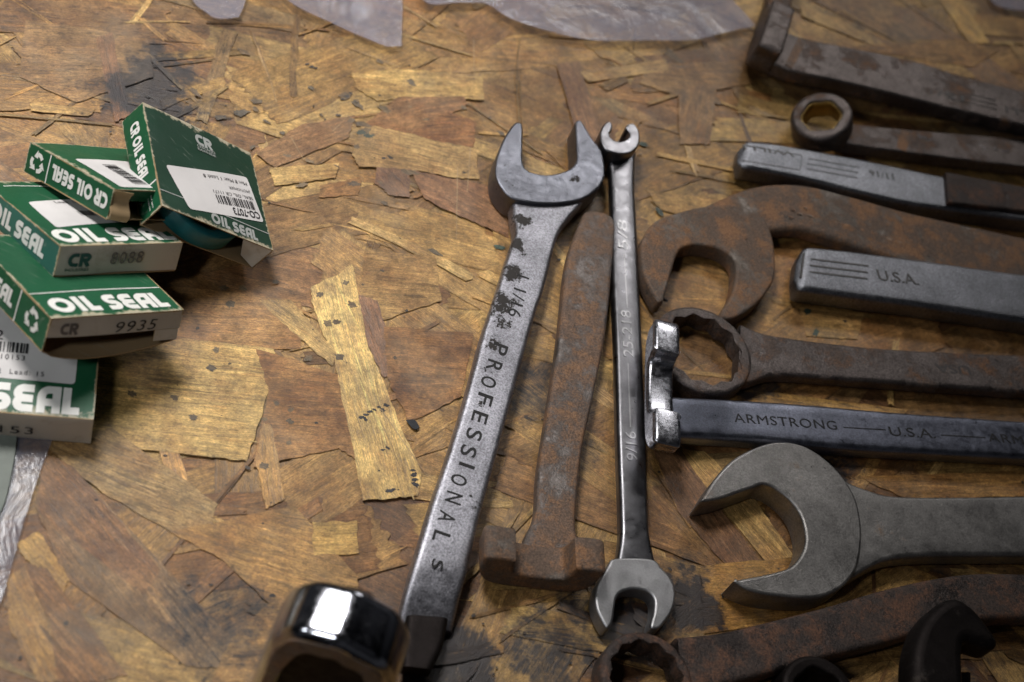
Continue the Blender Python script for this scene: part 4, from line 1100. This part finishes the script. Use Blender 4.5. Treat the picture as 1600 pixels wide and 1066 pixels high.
# dark wrench with standing jaw
w = wrench('wrench', 'dark polished wrench with long engraved maker line and an upright chrome jaw', 1300, 680)
part('shaft', M_dark, w, lambda mb: shaft(mb, [(1040, 617), (1142, 622), (1262, 630), (1412, 643), (1650, 660)], [(1040, 680), (1100, 683), (1187, 688), (1337, 701), (1650, 718)], [(0, 1.3), (.06, 1.2), (.16, .97), (.2, .95), (1, .95)], .85, .26, 60))
part('upright_jaw', M_chrome, w, lambda mb: u_head(mb, (1043, 504), (1044, 690), 2.25, 1.5, 1.15, prong=.25, r=.2, zbot=.99))
def arm(mb):
    stamp(mb, 'ARMSTRONG', (1148, 660), (1309, 672), .95, hgt=.44, depth=.02, bold=.0, spacing=1.1)
    line(mb, (1318, 668), (1384, 672), .95, .05, .008); stamp(mb, 'U.S.A.', (1392, 681), (1463, 685), .95, hgt=.46, depth=.02, bold=.0)
    line(mb, (1470, 680), (1540, 684), .95, .05, .008); stamp(mb, 'ARMSTRONG', (1546, 690), (1712, 704), .95, hgt=.44, depth=.02, bold=.0, spacing=1.1)
plain('lettering', M_engrave, w, arm)

# big grey open end
w = wrench('wrench', 'big matt grey open end wrench with wide pointed jaws', 1330, 830)
part('open_jaw', M_grey, w, lambda mb: slab(mb, px_outline([(1097, 783), (1102, 771), (1119, 745), (1145, 718), (1180, 699), (1215, 690), (1250, 694), (1281, 710), (1312, 738), (1336, 775), (1346, 815), (1346, 855), (1338, 890), (1320, 914), (1294, 929), (1263, 934), (1206, 930), (1171, 922), (1150, 910), (1152, 906), (1206, 895), (1237, 884), (1254, 862), (1259, 837), (1250, 802), (1228, 775), (1197, 757), (1171, 764), (1127, 779)], 1.3), .05, 1.3, .12, 5))
part('shaft', M_grey, w, lambda mb: shaft(mb, [(1290, 725), (1324, 750), (1355, 763), (1394, 773), (1469, 775), (1650, 773)], [(1300, 925), (1335, 902), (1372, 881), (1403, 872), (1469, 868), (1650, 868)], 1.12, .95, .22, 50))

# rusty ring wrench at the bottom edge
w = wrench('wrench', 'dark rusty ring wrench along the bottom with its handle rising to the right', 1150, 1020)
ctr2 = P(1012, 1058, 1.3); R2 = (P(1070, 1058, 1.3) - ctr2).length
def ring2(mb):
    out = [ctr2.xy + Vector((cos(a), sin(a))) * R2 * 1.22 for a in [2 * pi * i / 72 for i in range(72)]]
    slab(mb, out, .10, 1.3, .2, 5, hole=star(ctr2, R2, 12, .09), rh=.05)
part('ring', M_darkrust, w, ring2)
part('handle', M_darkrust, w, lambda mb: shaft(mb, [(1058, 994), (1119, 988), (1184, 974), (1294, 946), (1381, 920), (1469, 901), (1534, 894), (1650, 896)], [(1072, 1096), (1135, 1070), (1206, 1051), (1276, 1031), (1381, 1005), (1434, 990), (1540, 968), (1650, 966)], 1.2, .9, .25, 60))

# short bar with a boxed name, rust collar
w = wrench('wrench', 'bright steel wrench handle with boxed name and a raised brown section', 1370, 280)
part('handle', M_satin, w, lambda mb: shaft(mb, [(1159, 219), (1206, 223), (1277, 235), (1375, 254), (1476, 275), (1650, 308)], [(1153, 258), (1210, 269), (1263, 280), (1338, 299), (1413, 316), (1473, 325), (1650, 350)], 1.15, 1.05, .2, 60, end0=.02))
part('rusted_section', M_darkrust, w, lambda mb: shaft(mb, [(1478, 268), (1540, 280), (1660, 303)], [(1482, 316), (1540, 322), (1660, 336)], 1.4, .5, .1, 20))
def wil(mb):
    stamp(mb, 'WILLI', (1240, 238), (1160, 226), 1.15, hgt=.30, depth=.02)
    for a, b in [((1162, 251), (1250, 266)), ((1250, 266), (1253, 243)), ((1253, 243), (1166, 228))]: line(mb, a, b, 1.15, .035, .015)
    for k in range(3): line(mb, (1263 - k, 248 + k * 8), (1342 - k, 262 + k * 8), 1.15, .05, .015)
    stamp(mb, '11/16', (1395, 272), (1357, 265), 1.15, hgt=.42, depth=.02)
plain('lettering', M_mark, w, wil)

# small ring wrench above it
w = wrench('wrench', 'small brown wrench with a tilted ring showing yellowed inner facets', 1420, 225)
c3 = P(1288, 183, 1.6); R3 = (P(1316, 188, 1.6) - c3).length
Mt = frame(Vector((c3.x, c3.y, 1.3)), Vector((1, 0, 0)), Vector((0, 1, 0)), Vector((0, 0, 1)))
axd = (P(1400, 205) - P(1300, 195)).normalized()
Rt = Matrix.Rotation(math.radians(30), 4, axd.cross(Vector((0, 0, 1))))
def ring3(mb):
    z0 = Vector((0, 0, 0))
    out = [Vector((cos(a), sin(a))) * R3 * 1.52 for a in [2 * pi * i / 60 for i in range(60)]]
    slab(mb, out, -.75, .5, .25, 5, hole=star(Vector((0, 0)), R3 * 1.02, 6, .10, .3), M=Mt @ Rt, rh=.12)
part('ring', M_greybrown, w, ring3)
part('ring_facets', M_brass, w, lambda mb: slab(mb, star(Vector((0, 0)), R3 * 1.0, 6, .10, .3), -.7, .36, .01, 1, hole=star(Vector((0, 0)), R3 * .96, 6, .10, .3), M=Mt @ Rt, rh=.01))
part('shaft', M_greybrown, w, lambda mb: shaft(mb, [(1318, 190), (1341, 194), (1431, 203), (1516, 210), (1650, 221)], [(1310, 222), (1341, 227), (1403, 236), (1488, 247), (1650, 266)], [(0, 1.2), (1, .95)], .75, .12, 50))
plain('worn_marks', M_satin, w, lambda mb: [line(mb, p, q, 1.11, .04, .02) for p, q in [((1434, 213), (1440, 215)), ((1443, 214), (1448, 218)), ((1450, 219), (1457, 218))]])
plain('worn_marks', M_satin, w, lambda mb: [line(mb, p, q, 1.02, .04, .02) for p, q in [((1530, 226), (1541, 234)), ((1552, 232), (1558, 235)), ((1566, 236), (1576, 236))]])
plain('rust_band', M_rust2, w, lambda mb: line(mb, (1416, 206), (1408, 234), 1.13, .55, .012))

# long wrench at the top right
w = wrench('wrench', 'long grey brown wrench at the far right with jaw bent upright at its left end', 1420, 130)
part('shaft', M_greybrown, w, lambda mb: shaft(mb, [(1225, 48), (1262, 60), (1347, 77), (1431, 95), (1516, 121), (1650, 154)], [(1196, 92), (1226, 106), (1257, 114), (1347, 134), (1431, 155), (1516, 176), (1650, 206)], [(0, 1.75), (.2, 1.95), (1, 1.75)], .85, .16, 60))
part('upright_jaw', M_greybrown, w, lambda mb: u_head(mb, (1206, 70), (1275, -150), 2.7, 1.4, 1.25, prong=.26, r=.16))
plain('rust_band', M_rust, w, lambda mb: line(mb, (1254, 62), (1232, 104), 1.86, .45, .02))
def lng(mb):
    stamp(mb, '15/16', (1504, 150), (1424, 131), 1.84, hgt=.48, depth=.03)
    for k in range(3): line(mb, (1487 + k, 141 + k * 7), (1556 + k, 157 + k * 7), 1.82, .05, .02)
    stamp(mb, 'WILLI', (1650, 186), (1570, 166), 1.8, hgt=.42, depth=.02)
plain('lettering', M_mark, w, lng)

# things in the near right corner, its shade put into their colour
w = wrench('wrench', 'nearly black wrench in the near right corner with a raised pointed jaw', 1490, 1020)
part('raised_jaw', M_black, w, lambda mb: slab(mb, px_outline([(1432, 1130), (1428, 1060), (1430, 1010), (1444, 968), (1470, 940), (1494, 931), (1520, 944), (1545, 972), (1563, 1000), (1556, 1010), (1530, 1003), (1514, 1000), (1508, 1020), (1506, 1130)], 4.4), 3.0, 4.4, .4, 6))
part('handle', M_black, w, lambda mb: shaft(mb, [(1425, 1050), (1428, 1110), (1430, 1240)], [(1520, 1050), (1520, 1110), (1520, 1240)], [(0, 3.3), (1, 1.0)], [(0, 1.2), (1, .9)], .2, 20))
w = thing('socket', 'dark round socket half cut off by the bottom edge below the rusty ring wrench', 'socket', P(1282, 1085))
c4 = P(1283, 1084, 1.6)
part('socket_body', M_black, w, lambda mb: slab(mb, [c4.xy + Vector((cos(a), sin(a))) * 1.5 for a in [2 * pi * i / 48 for i in range(48)]], .02, 1.6, .2, 5, hole=star(c4, 1.05, 6, .12), rh=.1))

# small litter
mb = MB(); slab(mb, px_outline([(634, 656, 1), (648, 656), (656, 668, 1), (650, 672, 1), (643, 668)], .06, 3), .02, .07, .015, 2); o = fix(mb.obj('paint_chip', M_chip)); o['label'] = 'tiny black paint chip beside the pale yellow strand'; o['category'] = 'paint chip'
mb = MB()
cp = [P(x, y, .12) for x, y in [(1037, 458), (1036, 464), (1038, 469), (1042, 470)]]
vs = []; 
for p in cp:
    for k in range(6): a = 2 * pi * k / 6; vs.append(p + Vector((cos(a) * .05, sin(a) * .03, sin(a) * .05)))
mb.add(vs, [(i * 6 + k, i * 6 + (k + 1) % 6, (i + 1) * 6 + (k + 1) % 6, (i + 1) * 6 + k) for i in range(3) for k in range(6)] + [(0, 1, 2, 3, 4, 5), (23, 22, 21, 20, 19, 18)], 0, True)
o = fix(mb.obj('metal_curl', M_chip)); o['label'] = 'tiny black curl of metal at the tip of the rusted hooked jaw'; o['category'] = 'metal shaving'
